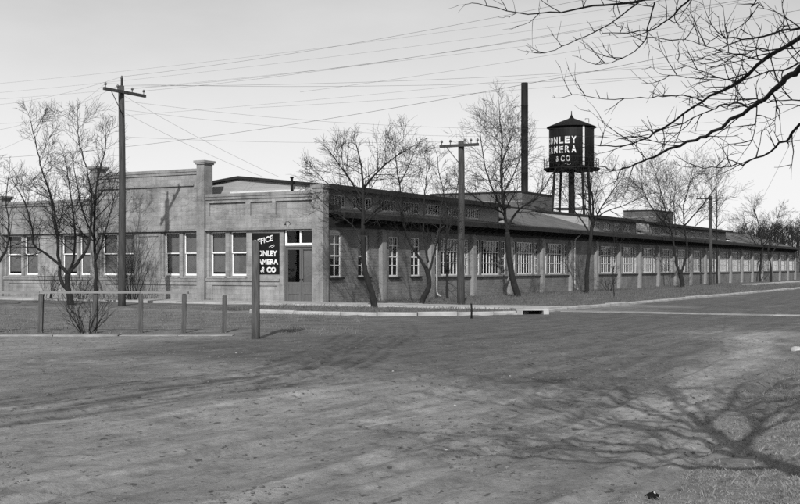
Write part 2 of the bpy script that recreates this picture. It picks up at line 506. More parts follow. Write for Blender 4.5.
for nm, arr in (('grass', grassm), ('packed', pack), ('damp', damp), ('verge', np.maximum(lawn, rough_verge)), ('loose', loose), ('sandy', sandy), ('far', far_field)):
    at = gme.attributes.new(nm, 'FLOAT', 'POINT'); at.data.foreach_set('value', arr.ravel().astype(np.float32))
def mat_ground():
    m, nd, lk, b = newmat('dirt_and_grass')
    tc = nd.new('ShaderNodeTexCoord')
    def at(nm):
        n = nd.new('ShaderNodeAttribute'); n.attribute_name = nm; return n.outputs['Fac']
    def noi(sc, det=6.0, rg=0.6, rot=None, st=None):
        n = N(nd, 'ShaderNodeTexNoise', Scale=sc, Detail=det, Roughness=rg)
        if st:
            mp0 = nd.new('ShaderNodeMapping'); mp0.inputs['Rotation'].default_value = (0, 0, rot)
            mp1 = nd.new('ShaderNodeMapping'); mp1.inputs['Scale'].default_value = st
            lk.new(tc.outputs['Object'], mp0.inputs[0]); lk.new(mp0.outputs[0], mp1.inputs[0]); lk.new(mp1.outputs[0], n.inputs['Vector'])
        else: lk.new(tc.outputs['Object'], n.inputs['Vector'])
        return n.outputs[0]
    def ma(op, a, b_, c=None):
        n = nd.new('ShaderNodeMath'); n.operation = op
        for i, x in enumerate((a, b_)):
            if isinstance(x, (int, float)): n.inputs[i].default_value = x
            else: lk.new(x, n.inputs[i])
        return n.outputs[0]
    def mix(f, a, b_):
        n = nd.new('ShaderNodeMix'); n.data_type = 'FLOAT'
        for i, x in ((0, f), (2, a), (3, b_)):
            if isinstance(x, (int, float)): n.inputs[i].default_value = x
            else: lk.new(x, n.inputs[i])
        return n.outputs[0]
    def rng(x, a, b_, c, d):
        n = nd.new('ShaderNodeMapRange')
        lk.new(x, n.inputs[0])
        for i, q in enumerate((a, b_, c, d)): n.inputs[i + 1].default_value = q
        return n.outputs[0]
    n_mid = noi(1.3, 8.0, 0.65); n_fine = noi(22.0, 8.0, 0.8); n_scr = noi(1.0, 8.0, 0.68, TH, (3.0, 0.22, 1))
    n_spk = noi(60.0, 3.0, 0.7)
    n_cl2 = noi(2.6, 10.0, 0.74, TH + .3, (1.2, 0.6, 1)); n_cl3 = noi(7.0, 6.0, 0.66, 0.0, (0.7, 1.0, 1))
    n_clod = noi(9.0, 4.0, 0.62, TH, (1.3, 0.75, 1))
    dirt = mix(at('damp'), 0.165, 0.085)
    dirt = mix(ma('MULTIPLY', at('loose'), 0.9), dirt, 0.05)
    dirt = mix(ma('MULTIPLY', at('sandy'), 0.7), dirt, 0.26)
    dirt = ma('MULTIPLY', dirt, rng(n_mid, 0.3, 0.72, 0.78, 1.25))
    dirt = ma('MULTIPLY', dirt, rng(n_scr, 0.3, 0.7, 0.74, 1.26))
    dirt = ma('MULTIPLY', dirt, rng(n_clod, 0.345, 0.385, 0.42, 1.0))  # dark clump tones here and below also stand in for relief shading
    dirt = ma('MULTIPLY', dirt, rng(n_fine, 0.3, 0.7, 0.72, 1.3))
    dirt = ma('MULTIPLY', dirt, rng(n_spk, 0.26, 0.32, 0.45, 1.0))
    dirt = ma('MULTIPLY', dirt, rng(at('packed'), 0.0, 1.0, 1.0, 1.28))
    dirt = ma('MULTIPLY', dirt, rng(n_cl2, 0.38, 0.50, 0.74, 1.04))
    dirt = ma('MULTIPLY', dirt, rng(n_cl3, 0.335, 0.365, 0.42, 1.0))
    spk = rng(n_spk, 0.70, 0.78, 0.0, 1.0)
    dirt = mix(ma('MULTIPLY', spk, 0.5), dirt, 0.34)
    gr_lawn = ma('MULTIPLY', rng(n_fine, 0.3, 0.7, 0.04, 0.16), rng(n_mid, 0.35, 0.65, 0.6, 1.5))
    gr_bank = ma('MULTIPLY', rng(n_fine, 0.33, 0.67, 0.03, 0.24), rng(n_mid, 0.3, 0.7, 0.8, 1.3))
    gr = mix(at('verge'), gr_bank, gr_lawn)
    gr = mix(at('far'), gr, 0.07)
    c = mix(at('grass'), dirt, gr)
    lk.new(c, b.inputs['Base Color'])
    b.inputs['Roughness'].default_value = 0.97; b.inputs['Specular IOR Level'].default_value = 0.12
    bp = nd.new('ShaderNodeBump'); bp.inputs['Strength'].default_value = 0.8; bp.inputs['Distance'].default_value = 0.016
    lk.new(ma('ADD', n_fine, ma('MULTIPLY', n_spk, 0.35)), bp.inputs['Height'])
    lk.new(bp.outputs[0], b.inputs['Normal'])
    return m
ground = put('ground', gme, mat_ground()); tag(ground, 'rutted bare dirt ground of the street crossing', 'ground', kind='structure')

# sidewalk along the office front, running on over the cross street as a slab crossing
def strip(name, pts, w, z0, z1, m, label, slab=None):
    o = MB()
    for i in range(len(pts) - 1):
        a, b = Vector(pts[i] + (0,)), Vector(pts[i + 1] + (0,))
        t = (b - a); L = t.length; t.normalize(); n = Vector((-t.y, t.x, 0)) * (w / 2)
        k = max(1, int(round(L / slab))) if slab else 1
        for j in range(k):
            p, q = a + t * (L * j / k + (0.012 if slab else 0)), a + t * (L * (j + 1) / k)
            dz = R.uniform(-0.012, 0.012) if slab else 0
            B = [p - n, q - n, q + n, p + n]
            A = [(x.x, x.y, z1 + dz + R.uniform(-.004, .004)) for x in B]; D = [(x.x, x.y, z0) for x in B]
            o.face(A)
            for e in range(4): o.face([D[e], D[(e + 1) % 4], A[(e + 1) % 4], A[e]])
    ob = o.build(name, m); tag(ob, label, 'pavement', kind='structure'); return ob
def wuv(v, u): p = W(v, u); return (p.x, p.y)
strip('sidewalk', [wuv(-60, -1.75), wuv(10.8, -1.25)], 2.3, -0.3, 0.145, M['walk'], 'pale concrete sidewalk along the office front', 1.5)
strip('crossing', [wuv(11.1, -1.15), wuv(45, -1.0)], 0.8, -0.3, 0.028, M['crossing'], 'pale slab crossing over the dirt street', 1.5)
strip('path', [wuv(4.4, 60), wuv(4.4, 130)], 1.3, -0.2, 0.14, M['walk'], 'pale footpath beside the far end of the factory', 1.5)
# kerbs: each stone is laid on the street edge, round the corner and away along the cross street
kp = [(1.2 - 8.6 - i * 1.9, -8.0) for i in range(0)]
arc = [(5.9 + 5.0 * math.sin(a), -3.0 - 5.0 * math.cos(a)) for a in np.linspace(0, math.pi / 2, 7)]
line = [(2.2 + i * 1.85, -8.0) for i in range(2)] + arc + [(10.9, -3.0 + 2.4 * i) for i in range(1, 46)]
kerb = empty('kerb'); in_frame(kerb); tag(kerb, 'pale concrete kerb rounding the street corner', 'kerb', kind='structure')
for (a, b) in zip(line[:-1], line[1:]):
    if abs(a[0] - 10.9) < .01 and -3.2 < a[1] < -2.8 and False: continue
    t = Vector((b[0] - a[0], b[1] - a[1])); L = t.length
    s = MB(); s.prism([(-0.1, -0.3), (0.1, -0.3), (0.1, 0.10), (0.075, 0.135), (-0.1, 0.14)], 'y', 0.008, L - 0.008)
    o = s.build('kerb_stone', M['kerb'], kerb, (a[0], a[1], R.uniform(-0.03, 0.006)))
    o.rotation_euler = (R.uniform(-.004, .004), 0, math.atan2(-t.x, t.y))
# low edging under the fence
edg = empty('edging'); tag(edg, 'low weathered edging strip below the rail fence', 'kerb', kind='structure')
ex = -15.0
while ex < -4.6:
    L = R.uniform(1.1, 1.9)
    y = 26.75 + 0.02 * (ex + 3); s = MB(); s.box(0, L - 0.02, -0.2, 0.2, -0.25, 0.022)
    o = s.build('edging_stone', M['edging'], edg, (ex, y + R.uniform(-.02, .02), gz(ex, y) + R.uniform(-.02, .015))); ex += L

# ------------------------------------------------------------------ the factory
BAY = 4.78
NB = 22
LEN = BAY * NB
fac = empty('factory_building'); in_frame(fac)
tag(fac, 'long low factory with pale concrete office front and dark brick window wall', 'factory')

def wall(mb, mapf, a0, a1, z0, z1, holes, b0, b1):
    """wall slab in (a, depth b, z) with rectangular openings"""
    A = sorted(set([a0, a1] + [h[0] for h in holes] + [h[1] for h in holes]))
    Z = sorted(set([z0, z1] + [h[2] for h in holes] + [h[3] for h in holes]))
    A = [a for a in A if a0 - 1e-6 <= a <= a1 + 1e-6]; Z = [z for z in Z if z0 - 1e-6 <= z <= z1 + 1e-6]
    def solid(i, j):
        if i < 0 or j < 0 or i >= len(A) - 1 or j >= len(Z) - 1: return False
        ca, cz = (A[i] + A[i+1]) / 2, (Z[j] + Z[j+1]) / 2
        return not any(h[0] < ca < h[1] and h[2] < cz < h[3] for h in holes)
    q = lambda a, b, z: mapf(a, b, z)
    for i in range(len(A) - 1):
        for j in range(len(Z) - 1):
            if not solid(i, j): continue
            x0, x1, y0, y1 = A[i], A[i+1], Z[j], Z[j+1]
            mb.face([q(x0, b0, y0), q(x1, b0, y0), q(x1, b0, y1), q(x0, b0, y1)])
            mb.face([q(x0, b1, y0), q(x0, b1, y1), q(x1, b1, y1), q(x1, b1, y0)])
            for (di, dj, e) in ((-1, 0, ((x0, y0), (x0, y1))), (1, 0, ((x1, y0), (x1, y1))), (0, -1, ((x0, y0), (x1, y0))), (0, 1, ((x0, y1), (x1, y1)))):
                if not solid(i + di, j + dj):
                    (p, r), (s, t) = e
                    mb.face([q(p, b0, r), q(s, b0, t), q(s, b1, t), q(p, b1, r)])
    return mb
mapF = lambda a, b, z: (a, b, z)              # office front: a = v, b = depth along +u
mapR = lambda a, b, z: (-b, a, z)             # window wall: a = u, b = depth along -v

def bars(mapf, rects, b0, b1):
    mb = MB()
    for (x0, x1, z0, z1) in rects:
        p, q = mapf(x0, b0, z0), mapf(x1, b1, z1)
        mb.box(p[0], q[0], p[1], q[1], p[2], q[2])
    return mb
def sheet(mapf, x0, x1, z0, z1, b):
    mb = MB(); mb.face([mapf(x0, b, z0), mapf(x1, b, z0), mapf(x1, b, z1), mapf(x0, b, z1)]); return mb

# ---- office front
DV = 6.35
HEAD, SILL = 3.18, 1.16
front_holes = []
office_windows = []
for x0, x1 in ((6, 21.3), (23.6, 38), (60.8, 76.8), (78.6, 92.3), (101.3, 117.2), (119.2, 134.2), (163.6, 179.4), (182.6, 198.4), (209.3, 225.4), (229.4, 246.4)):
    a, b = v_of(x0), v_of(x1); office_windows.append((a, b))
for k in (0, 1):                              # one more bay runs on out of the picture
    office_windows.append((-24.6 + 1.15 * k, -23.6 + 1.15 * k)); office_windows.append((-21.6 + 1.15 * k, -20.6 + 1.15 * k))
front_holes = [(a, b, SILL, HEAD) for a, b in office_windows]
da, db = v_of(283.4), v_of(316.4)
front_holes.append((da, db, -0.2, HEAD + 0.02))
END_V = -DV * 4
mb = MB(); wall(mb, mapF, END_V, 0.0, -0.3, 3.2, front_holes, 0.0, 0.32); mb.build('front_wall', M['concrete'], fac)
# raised skin under the windows leaves sunk panels
skin = MB()
for k, (pa, pb) in enumerate(((-0.25, 0), (END_V, 0))):
    pass
panels = []
for i in range(4):
    L, Rr = -DV * (i + 1) + 0.21, -DV * i - 0.21
    if i == 0: Rr = da - 0.16
    panels.append((L, Rr))
for L, Rr in panels:
    mb = MB(); wall(mb, mapF, L, Rr, -0.3, 0.98, [(L + 0.33, Rr - 0.12, 0.12, 0.80)], -0.05, -0.0005)
    mb.build('base_panel', M['concrete'], fac)
    MB().box(L, Rr, -0.11, -0.001, 0.985, 1.10).build('sill_band', M['concrete_trim'], fac)
# sunk wall panel between window pairs
mb = MB()
for x0, x1 in ((138, 160), (40, 58.5)):
    a, b = v_of(x0), v_of(x1)
    mb = MB(); wall(mb, mapF, a - 0.08, b + 0.08, 1.16, 3.16, [(a + 0.08, b - 0.06, 1.32, 3.0)], -0.045, -0.0005)
    mb.build('wall_panel', M['concrete'], fac)
# upper wall with parapets
UP = [4.68, 5.85, 4.68, 4.68]
for i in range(4):
    mb = MB()
    L, Rr = -DV * (i + 1), -DV * i
    mb.box(L + 0.003, Rr - 0.003, 0.03, 0.35, 3.2, UP[i])
    holes = []
    if i == 0:
        holes = [(v_of(210), v_of(246.5), 3.83, 4.42), (v_of(251), v_of(273), 3.83, 4.42), (v_of(276.5), v_of(313), 3.83, 4.42)]
    wall(mb, mapF, L + 0.004, Rr - 0.004, 3.2, UP[i] - 0.002, holes, -0.07, 0.028)
    mb.build('parapet_wall', M['concrete'], fac)
for i in range(4):
    mb = MB()
    L, Rr = -DV * (i + 1) + 0.2, -DV * i - 0.2
    mb.box(L, Rr, -0.15, 0.42, UP[i] + 0.001, UP[i] + 0.13)
    mb.box(L, Rr, -0.12, -0.071, UP[i] - 0.12, UP[i])
    mb.build('coping', M['concrete_trim'], fac)
mb = MB(); L, Rr = -DV * 2 + 0.3, -DV - 0.45
mb.box(L, Rr, -0.15, -0.071, 5.22, 5.30); mb.build('cornice', M['concrete_trim'], fac)
for i in range(4):
    mb = MB()
    L, Rr = -DV * (i + 1) + 0.2, -DV * i - (0.2 if i else 0.3)
    mb.box(L, Rr, -0.17, -0.0712, 3.20, 3.29)
    mb.build('window_head_band', M['concrete_trim'], fac)
# pilasters
tops = [6.15, 6.15, 4.95, 4.95]
for i in range(4):
    c = -DV * (i + 1); mb = MB(); T = tops[i]
    mb.box(c - 0.21, c + 0.21, -0.2, 0.4, -0.3, T)
    o = mb.build('pilaster', M['concrete_trim'], fac)
    mb = MB(); mb.box(c - 0.26, c + 0.26, -0.25, 0.45, T + 0.001, T + 0.07); mb.box(c - 0.31, c + 0.31, -0.30, 0.50, T + 0.071, T + 0.17)
    mb.build('cap', M['concrete_trim'], o)
mb = MB(); mb.box(-0.42, 0.12, -0.21, 0.22, -0.3, 4.9); cp = mb.build('corner_pilaster', M['concrete_trim'], fac)
mb = MB(); mb.box(-0.48, 0.18, -0.27, 0.28, 4.901, 5.03); mb.build('cap', M['concrete_trim'], cp)
# office windows: double hung, one pane to a sash, roller blinds behind
for n, (a, b) in enumerate(office_windows):
    w, h = b - a, HEAD - SILL; mid = h * 0.53
    f = 0.045
    fr = bars(mapF, [(0, f, 0, h), (w - f, w, 0, h), (f, w - f, h - f, h), (f, w - f, 0, 0.06)], 0.10, 0.22)
    win = fr.build('window', M['frame'], fac, (a, 0, SILL))
    lo = bars(mapF, [(f + .001, f + 0.042, 0.061, mid), (w - f - 0.042, w - f - .001, 0.061, mid), (f + .042, w - f - .042, 0.061, 0.135), (f + .042, w - f - .042, mid - 0.035, mid)], 0.165, 0.20)
    lo.build('lower_sash', M['white'], win)
    up = bars(mapF, [(f + .001, f + 0.038, mid - 0.03, h - f), (w - f - 0.038, w - f - .001, mid - 0.03, h - f), (f + .038, w - f - .038, h - f - 0.035, h - f - .001), (f + .038, w - f - .038, mid - 0.03, mid + 0.012)], 0.125, 0.16)
    up.build('upper_sash', M['white'], win)
    sheet(mapF, f + .03, w - f - .03, 0.13, mid - .03, 0.18).build('pane', M['glass'], win)
    sheet(mapF, f + .03, w - f - .03, mid, h - f - .03, 0.14).build('pane', M['glass'], win)
    dz = R.choice([0.0, 0.0, 0.0, 0.0, 0.16])
    bl = MB(); bl.box(f, w - f, 0.262, 0.27, 0.06 + dz, h); bl.build('blind', M['blind'], win)
    sl = MB(); sl.box(-0.05, w + 0.05, -0.13, 0.14, -0.06, -0.001); sl.build('sill', M['concrete_trim'], win)
# entrance
ent = empty('entrance', (da, 0, 0), 0, fac); ew = db - da
TR = 2.47
bars(mapF, [(0, 0.06, -0.05, HEAD), (ew - 0.06, ew, -0.05, HEAD), (0.06, ew - 0.06, TR - 0.03, TR + 0.03)], 0.08, 0.24).build('door_frame', M['door'], ent)
bars(mapF, [(0.061, 0.13, TR + .04, HEAD), (ew - 0.13, ew - 0.061, TR + .04, HEAD), (0.13, ew - 0.13, TR + 0.04, TR + 0.14), (0.13, ew - 0.13, HEAD - 0.05, HEAD), (ew / 2 - 0.035, ew / 2 + 0.035, TR + 0.14, HEAD - 0.05)], 0.05, 0.13).build('transom_frame', M['white'], ent)
for p0, p1 in ((0.13, ew / 2 - 0.035), (ew / 2 + 0.035, ew - 0.13)):
    sheet(mapF, p0, p1, TR + 0.14, HEAD - 0.05, 0.1).build('transom_pane', M['glass'], ent)
for k in (0, 1):
    x0 = 0.062 + k * (ew / 2 - 0.056); x1 = x0 + ew / 2 - 0.068; t = TR - 0.035
    wd = MB(); wall(wd, mapF, x0, x1, 0.02, t, [(x0 + 0.085, x1 - 0.085, 0.96, t - 0.10), (x0 + 0.12, x1 - 0.12, 0.55, 0.88), (x0 + 0.12, x1 - 0.12, 0.16, 0.45)], 0.12, 0.17)
    dr = wd.build('door', M['door'], ent)
    sheet(mapF, x0 + 0.085, x1 - 0.085, 0.96, t - 0.10, 0.145).build('pane', M['glass'], dr)
    for z0, z1 in ((0.55, 0.88), (0.16, 0.45)):
        MB().box(x0 + .12, x1 - .12, 0.14, 0.16, z0, z1).build('panel', M['door'], dr)
    if k == 1: MB().box(x0 + .06, x1 - .06, 0.19, 0.2, 0.92, t - 0.06).build('blind', M['blind'], dr)
    hx = x1 - 0.06 if k == 0 else x0 + 0.06
    MB().tube([(hx, 0.08, 1.08), (hx, 0.12, 1.08)], [0.03, 0.02], 8).build('knob', M['metal'], dr)
MB().box(-0.1, ew + 0.1, -0.28, 0.1, -0.2, 0.155).build('door_step', M['concrete_trim'], ent)
# bracket lamp above the transom
lx = v_of(292)
lp = MB(); lp.tube([(lx, 0.0, 3.36), (lx, -0.25, 3.52), (lx, -0.45, 3.50), (lx, -0.5, 3.4)], 0.012, 6); lo = lp.build('lamp_bracket', M['metal'], fac)
MB().lathe([(0.02, 3.42), (0.03, 3.39), (0.055, 3.36)], 14, lx, -0.5).build('lamp_shade', M['metal'], lo)

# ---- window wall
brick_holes = []
narrow_wins, wide_wins = [], []
WZ0, WZ1 = 1.17, 3.04
for x0, x1 in ((330.6, 341.2), (358.6, 368.4), (388.6, 399.0), (411.4, 419.8)):
    a, b = u_of(x0), u_of(x1); c = (a + b) / 2; narrow_wins.append((c - 0.46, 0.92, 1.16, 3.0))
for i in range(2, NB):
    o = i * BAY
    if i == 6:
        narrow_wins.append((o + 0.36, 0.66, WZ0, WZ1)); continue
    narrow_wins.append((o + 0.36, 0.66, WZ0, WZ1)); narrow_wins.append((o + 3.76, 0.66, WZ0, WZ1))
    wide_wins.append((o + 1.2, 2.38, WZ0, WZ1))
for (a, w, z0, z1) in narrow_wins + wide_wins: brick_holes.append((a, a + w, z0, z1))
mb = MB(); wall(mb, mapR, 0.30, LEN, -0.3, 3.7, brick_holes, 0.0, 0.3); mb.build('window_wall', M['brick'], fac)
def narrow_mesh(w, h):
    f = 0.05; r = [(0, f, 0, h), (w - f, w, 0, h), (f, w - f, h - f, h), (f, w - f, 0, 0.07), (f, w - f, h * .5 - 0.03, h * .5 + 0.03), (w / 2 - 0.017, w / 2 + 0.017, 0.07, h * .5 - .03), (w / 2 - 0.017, w / 2 + 0.017, h * .5 + .03, h - f)]
    for zz in (0.28, 0.77): r += [(f, w / 2 - .017, h * zz - 0.014, h * zz + 0.014), (w / 2 + .017, w - f, h * zz - 0.014, h * zz + 0.014)]
    return bars(mapR, r, 0.07, 0.13).mesh('window'), sheet(mapR, f, w - f, 0.06, h - f, 0.1).mesh('pane')
def wide_mesh(w, h):
    f = 0.06; r = [(0, f, 0, h), (w - f, w, 0, h), (f, w - f, h - f, h), (f, w - f, 0, 0.07)]
    cols, rows = 6, 3; xs = [f + (w - 2 * f) * k / cols for k in range(cols + 1)]; zs = [0.07 + (h - f - 0.07) * k / rows for k in range(rows + 1)]
    for k in range(1, cols): r.append((xs[k] - 0.02, xs[k] + 0.02, 0.07, h - f))
    for j in range(1, rows):
        for k in range(cols):
            r.append((xs[k] + (0.021 if k else 0), xs[k + 1] - (0.021 if k < cols - 1 else 0), zs[j] - 0.018, zs[j] + 0.018))
    return bars(mapR, r, 0.07, 0.125).mesh('window'), sheet(mapR, f, w - f, 0.06, h - f, 0.1).mesh('pane')
cache = {}
def place_window(kind, a, w, z0, z1):
    key = (kind, round(w, 3), round(z1 - z0, 3))
    if key not in cache:
        m1, m2 = (narrow_mesh if kind == 'n' else wide_mesh)(w, z1 - z0)
        sm = MB(); sm.box(-0.09, 0.12, -0.06, w + 0.06, -0.075, -0.002)
        cache[key] = (m1, m2, sm.mesh('sill'))
    m1, m2, m3 = cache[key]
    o = put('window', m1, M['sash'], fac, (0, a, z0))
    put('pane', m2, M['glass'], o); put('sill', m3, M['fascia'] if z0 < 1.165 else M['concrete_trim'], o)
for q in narrow_wins: place_window('n', *q)
for q in wide_wins: place_window('w', *q)
# things standing close behind the glass: dropped blinds and work benches keep the rooms from being one black void
for i in range(2, NB):
    if i == 6: continue
    for (off, w) in ((0.36, 0.66), (1.2, 2.38), (3.76, 0.66)):
        if R.random() < 0.45:
            dz = R.uniform(0.55, 1.5)
            b = MB(); b.box(-0.26, -0.25, i * BAY + off + .05, i * BAY + off + w - .05, WZ1 - dz, WZ1); b.build('blind', R.choice([M['blind'], M['blind'], M['pale_board'], M['door']]), fac)
# pilasters of the window wall
pm = MB(); pm.prism([(0.0, -0.3), (0.2, -0.3), (0.2, 3.12), (0.12, 3.3), (0.0, 3.3)], 'y', -0.19, 0.19); pm = pm.mesh('wall_pilaster')
for i in range(1, NB + 1): put('wall_pilaster', pm, M['pilaster'], fac, (0.001, i * BAY - (0.19 if i == NB else 0), 0))
# header beam, eave, rafter tails
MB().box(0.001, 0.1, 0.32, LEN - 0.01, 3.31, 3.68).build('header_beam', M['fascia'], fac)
EZ = 3.86
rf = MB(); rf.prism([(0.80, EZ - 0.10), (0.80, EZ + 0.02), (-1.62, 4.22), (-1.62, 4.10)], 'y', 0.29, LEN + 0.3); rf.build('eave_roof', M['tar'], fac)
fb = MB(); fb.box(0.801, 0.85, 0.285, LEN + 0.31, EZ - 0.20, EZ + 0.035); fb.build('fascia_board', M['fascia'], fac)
rt = MB(); rt.prism([(0.10, 3.42), (0.78, 3.62), (0.78, 3.755), (0.10, 3.83)], 'y', -0.04, 0.04); rt = rt.mesh('rafter_tail')
k = 0
u = 0.75
while u < LEN and k < 130:
    put('rafter_tail', rt, M['fascia'], fac, (0.0, u, 0)); u += BAY / 6; k += 1
# clerestory monitors
def clerestory(u0, u1):
    EH = 5.12; wv = -1.62
    holes = []; u = u0 + 0.7
    while u + 1.75 < u1 - 0.3:
        holes.append((u, u + 1.7, 4.30, 4.86)); u += BAY / 2
    mb = MB(); wall(mb, lambda a, b, z: (wv - b, a, z), u0, u1, 4.1, 5.2, holes, 0.0, 0.15); mb.build('clerestory_wall', M['gable'], fac)
    for h in holes:
        w, hh = 1.7, 0.56; f = 0.05
        if 'cl' not in cache:
            r = [(0, f, 0, hh), (w - f, w, 0, hh), (f, w - f, hh - f, hh), (f, w - f, 0, f)]
            for q in (1, 2, 3, 4, 5): r.append((w * q / 6 - .018, w * q / 6 + .018, f, hh - f))
            cache['cl'] = (bars(mapR, r, 0.03, 0.08).mesh('window'), sheet(mapR, f, w - f, f, hh - f, 0.06).mesh('pane'))
        o = put('window', cache['cl'][0], M['sash'], fac, (wv, h[0], h[2])); put('pane', cache['cl'][1], M['glass'], o)
    for uu_, s in ((u0, 1), (u1, -1)):
        g_ = MB(); g_.prism([(wv, 4.0), (wv, 5.16), (-5.8, 5.62), (-10.0, 5.16), (-10.0, 4.0)], 'y', uu_ + s * 0.002, uu_ + s * 0.2); g_.build('gable_wall', M['gable'], fac)
    r_ = MB(); r_.prism([(-0.98, EH - 0.02), (-0.98, EH + 0.10), (-5.8, 5.75), (-10.6, EH + 0.10), (-10.6, EH - 0.02), (-5.8, 5.63)], 'y', u0 - 0.14, u1 + 0.14); r_.build('monitor_roof', M['tar'], fac)
    MB().box(-0.979, -0.93, u0 - 0.15, u1 + 0.15, EH - 0.10, EH + 0.12).build('monitor_fascia', M['fascia'], fac)
clerestory(1.95, 21.4); clerestory(36.7, 47.6); clerestory(51.0, 77.0)
MB().box(-6.1, -2.0, 1.62, 1.94, 4.55, 5.02).build('flashing_board', M['pale_board'], fac)
vp = v_of(292.5, 1.5)
s = MB(); s.tube([(vp, 1.45, 4.6), (vp, 1.45, 5.5)], 0.06, 10); s.tube([(vp, 1.45, 5.5), (vp, 1.45, 5.57)], 0.085, 10); s.build('vent_pipe', M['metal'], fac)
# low pitched roofs between the monitors
for u0, u1 in ((21.9, 36.2), (48.1, 50.5), (77.6, LEN)):
    r_ = MB(); r_.prism([(-0.3, 4.06), (-6.0, 5.72), (-10.6, 4.3), (-10.6, 4.2), (-6.0, 5.6), (-0.3, 3.98)], 'y', u0, u1); r_.build('felt_roof', M['felt'], fac)
    MB().box(-6.15, -5.85, u0 + .01, u1 - .01, 5.69, 5.79).build('ridge_cap', M['tar'], fac)
MB().box(-10.9, -10.6, 0.36, LEN, -0.3, 5.1).build('rear_wall', M['brick'], fac)
MB().box(-10.59, -0.31, LEN - 0.3, LEN - .002, -0.3, 4.05).build('end_wall', M['brick'], fac)
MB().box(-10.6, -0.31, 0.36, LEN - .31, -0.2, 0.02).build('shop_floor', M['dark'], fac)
# ceiling under the open trusses of the office range, behind the parapet
MB().box(END_V, -10.9, 0.36, 14.0, 4.2, 4.35).build('office_roof', M['tar'], fac)
MB().box(END_V, -10.9, 13.7, 14.0, -0.3, 4.19).build('office_rear_wall', M['brick'], fac)
MB().box(END_V, END_V + 0.3, 0.36, 13.69, -0.3, 4.19).build('office_side_wall', M['brick'], fac)
MB().box(-10.6, -0.35, 0.36, 1.93, 4.14, 4.28).build('office_deck', M['tar'], fac)
# dark ceiling so the rooms stay dark below the clerestory
# downpipes
for i in (2, 6):
    u = i * BAY + 0.27
    d = MB(); d.tube([(0.7, u + .1, 3.74), (0.3, u + .03, 3.4), (0.25, u, 3.2), (0.25, u, 0.4), (0.3, u, 0.25), (0.5, u, 0.16)], 0.05, 8); d.build('downpipe', M['pipe'], fac)

# ---- rear halls with pale roofs
def rear_hall(u0, u1, va, vb, zt, label):
    h = empty('rear_hall'); in_frame(h); tag(h, label, 'hall', 'pale flat roofed halls behind the factory')
    MB().box(va, vb, u0, u1, -0.3, zt).build('wall', M['felt'], h)
    for a, b, c, d in ((va - .06, vb + .06, u0 - .06, u0 + .25), (va - .06, vb + .06, u1 - .25, u1 + .06), (va - .06, va + .25, u0 + .251, u1 - .251), (vb - .25, vb + .06, u0 + .251, u1 - .251)):
        MB().box(a, b, c, d, zt + .001, zt + .13).build('coping', M['tar'], h)
    MB().box(va - .03, vb + .03, u0 - .03, u0 - .001, zt - .75, zt - .65).build('string_course', M['concrete_trim'], h)
rear_hall(47.3, 54.0, -19.7, -11.2, 7.75, 'pale hall rising behind the near part of the factory roof, left of the smokestack')
rear_hall(85.0, 92.0, -14.9, -11.2, 7.85, 'pale block behind the factory, right of the water tower')

# ------------------------------------------------------------------ lettering helper
def text_mesh(txt, size, offset=0.0, shear=0.0, extrude=0.004, space=1.0):
    c = bpy.data.curves.new('t', 'FONT'); c.body = txt; c.size = size; c.offset = offset; c.shear = shear; c.extrude = extrude
    c.resolution_u = 3; c.space_character = space
    o = bpy.data.objects.new('t', c); col.objects.link(o)
    dg = bpy.context.evaluated_depsgraph_get()
    me = bpy.data.meshes.new_from_object(o.evaluated_get(dg))
    bpy.data.objects.remove(o); bpy.data.curves.remove(c)
    return me
def fit(me, w, h):
    co = np.empty(len(me.vertices) * 3); me.vertices.foreach_get('co', co); co = co.reshape(-1, 3)
    lo, hi = co.min(0), co.max(0)
    co[:, 0] = (co[:, 0] - lo[0]) / (hi[0] - lo[0]) * w; co[:, 1] = (co[:, 1] - lo[1]) / (hi[1] - lo[1]) * h
    me.vertices.foreach_set('co', co.ravel()); me.update()
    return me

# ------------------------------------------------------------------ water tower
TY = 110.0
tb = P(571.5, 267, TY); tb.z = 0
tower = empty('water_tower', tb); tag(tower, 'dark water tower with lettered tank and conical roof rising behind the factory', 'water tower')
ts = TY / F
zz = lambda y: EYE + (HZ - y) * ts
TR_ = 22.3 * ts
z0, z1 = zz(168.5), zz(127.5)
s = MB(); s.lathe([(0.02, z0), (TR_, z0), (TR_, z1), (TR_ - .02, z1 + .02)], 48)
tank = s.build('tank', M['tank'], tower)
for k in range(1, 4):                           # plate seams
    zc = z0 + (z1 - z0) * k / 4; MB().lathe([(TR_ + .001, zc - .03), (TR_ + .012, zc - .02), (TR_ + .012, zc + .02), (TR_ + .001, zc + .03)], 48).build('hoop', M['tank'], tank)
s = MB(); s.lathe([(TR_ - .05, z1 + .01), (TR_ + 0.22, z1 - 0.06), (TR_ + 0.22, z1 + .02), (TR_ * 0.55, zz(122.2)), (0.28, zz(118.6)), (0.22, zz(117.8)), (0.02, zz(117))], 40)
roof = s.build('roof', M['tank'], tower)
MB().tube([(0, 0, zz(117.6)), (0, 0, zz(114.5)), (0, 0, zz(111))], [0.16, 0.05, 0.04], 8).build('finial', M['metal'], roof)
s = MB(); s.tube([(1.25, -.4, zz(121)), (1.25, -.4, zz(119.2)), (1.6, -.4, zz(119.2)), (1.6, -.4, zz(123))], 0.03, 5); s.build('hatch_rail', M['metal'], roof)
PR = 28.0 * ts
s = MB(); s.lathe([(0.3, z0 - 0.12), (PR, z0 - 0.12), (PR, z0 - .01), (TR_ - .1, z0 - .01)], 40)
for k in range(12):
    a = k * math.pi / 6; s.tube([(math.cos(a) * .3, math.sin(a) * .3, z0 - .25), (math.cos(a) * (PR - .1), math.sin(a) * (PR - .1), z0 - .19)], 0.08, 4)
plat = s.build('platform', M['metal'], tower)
s = MB()
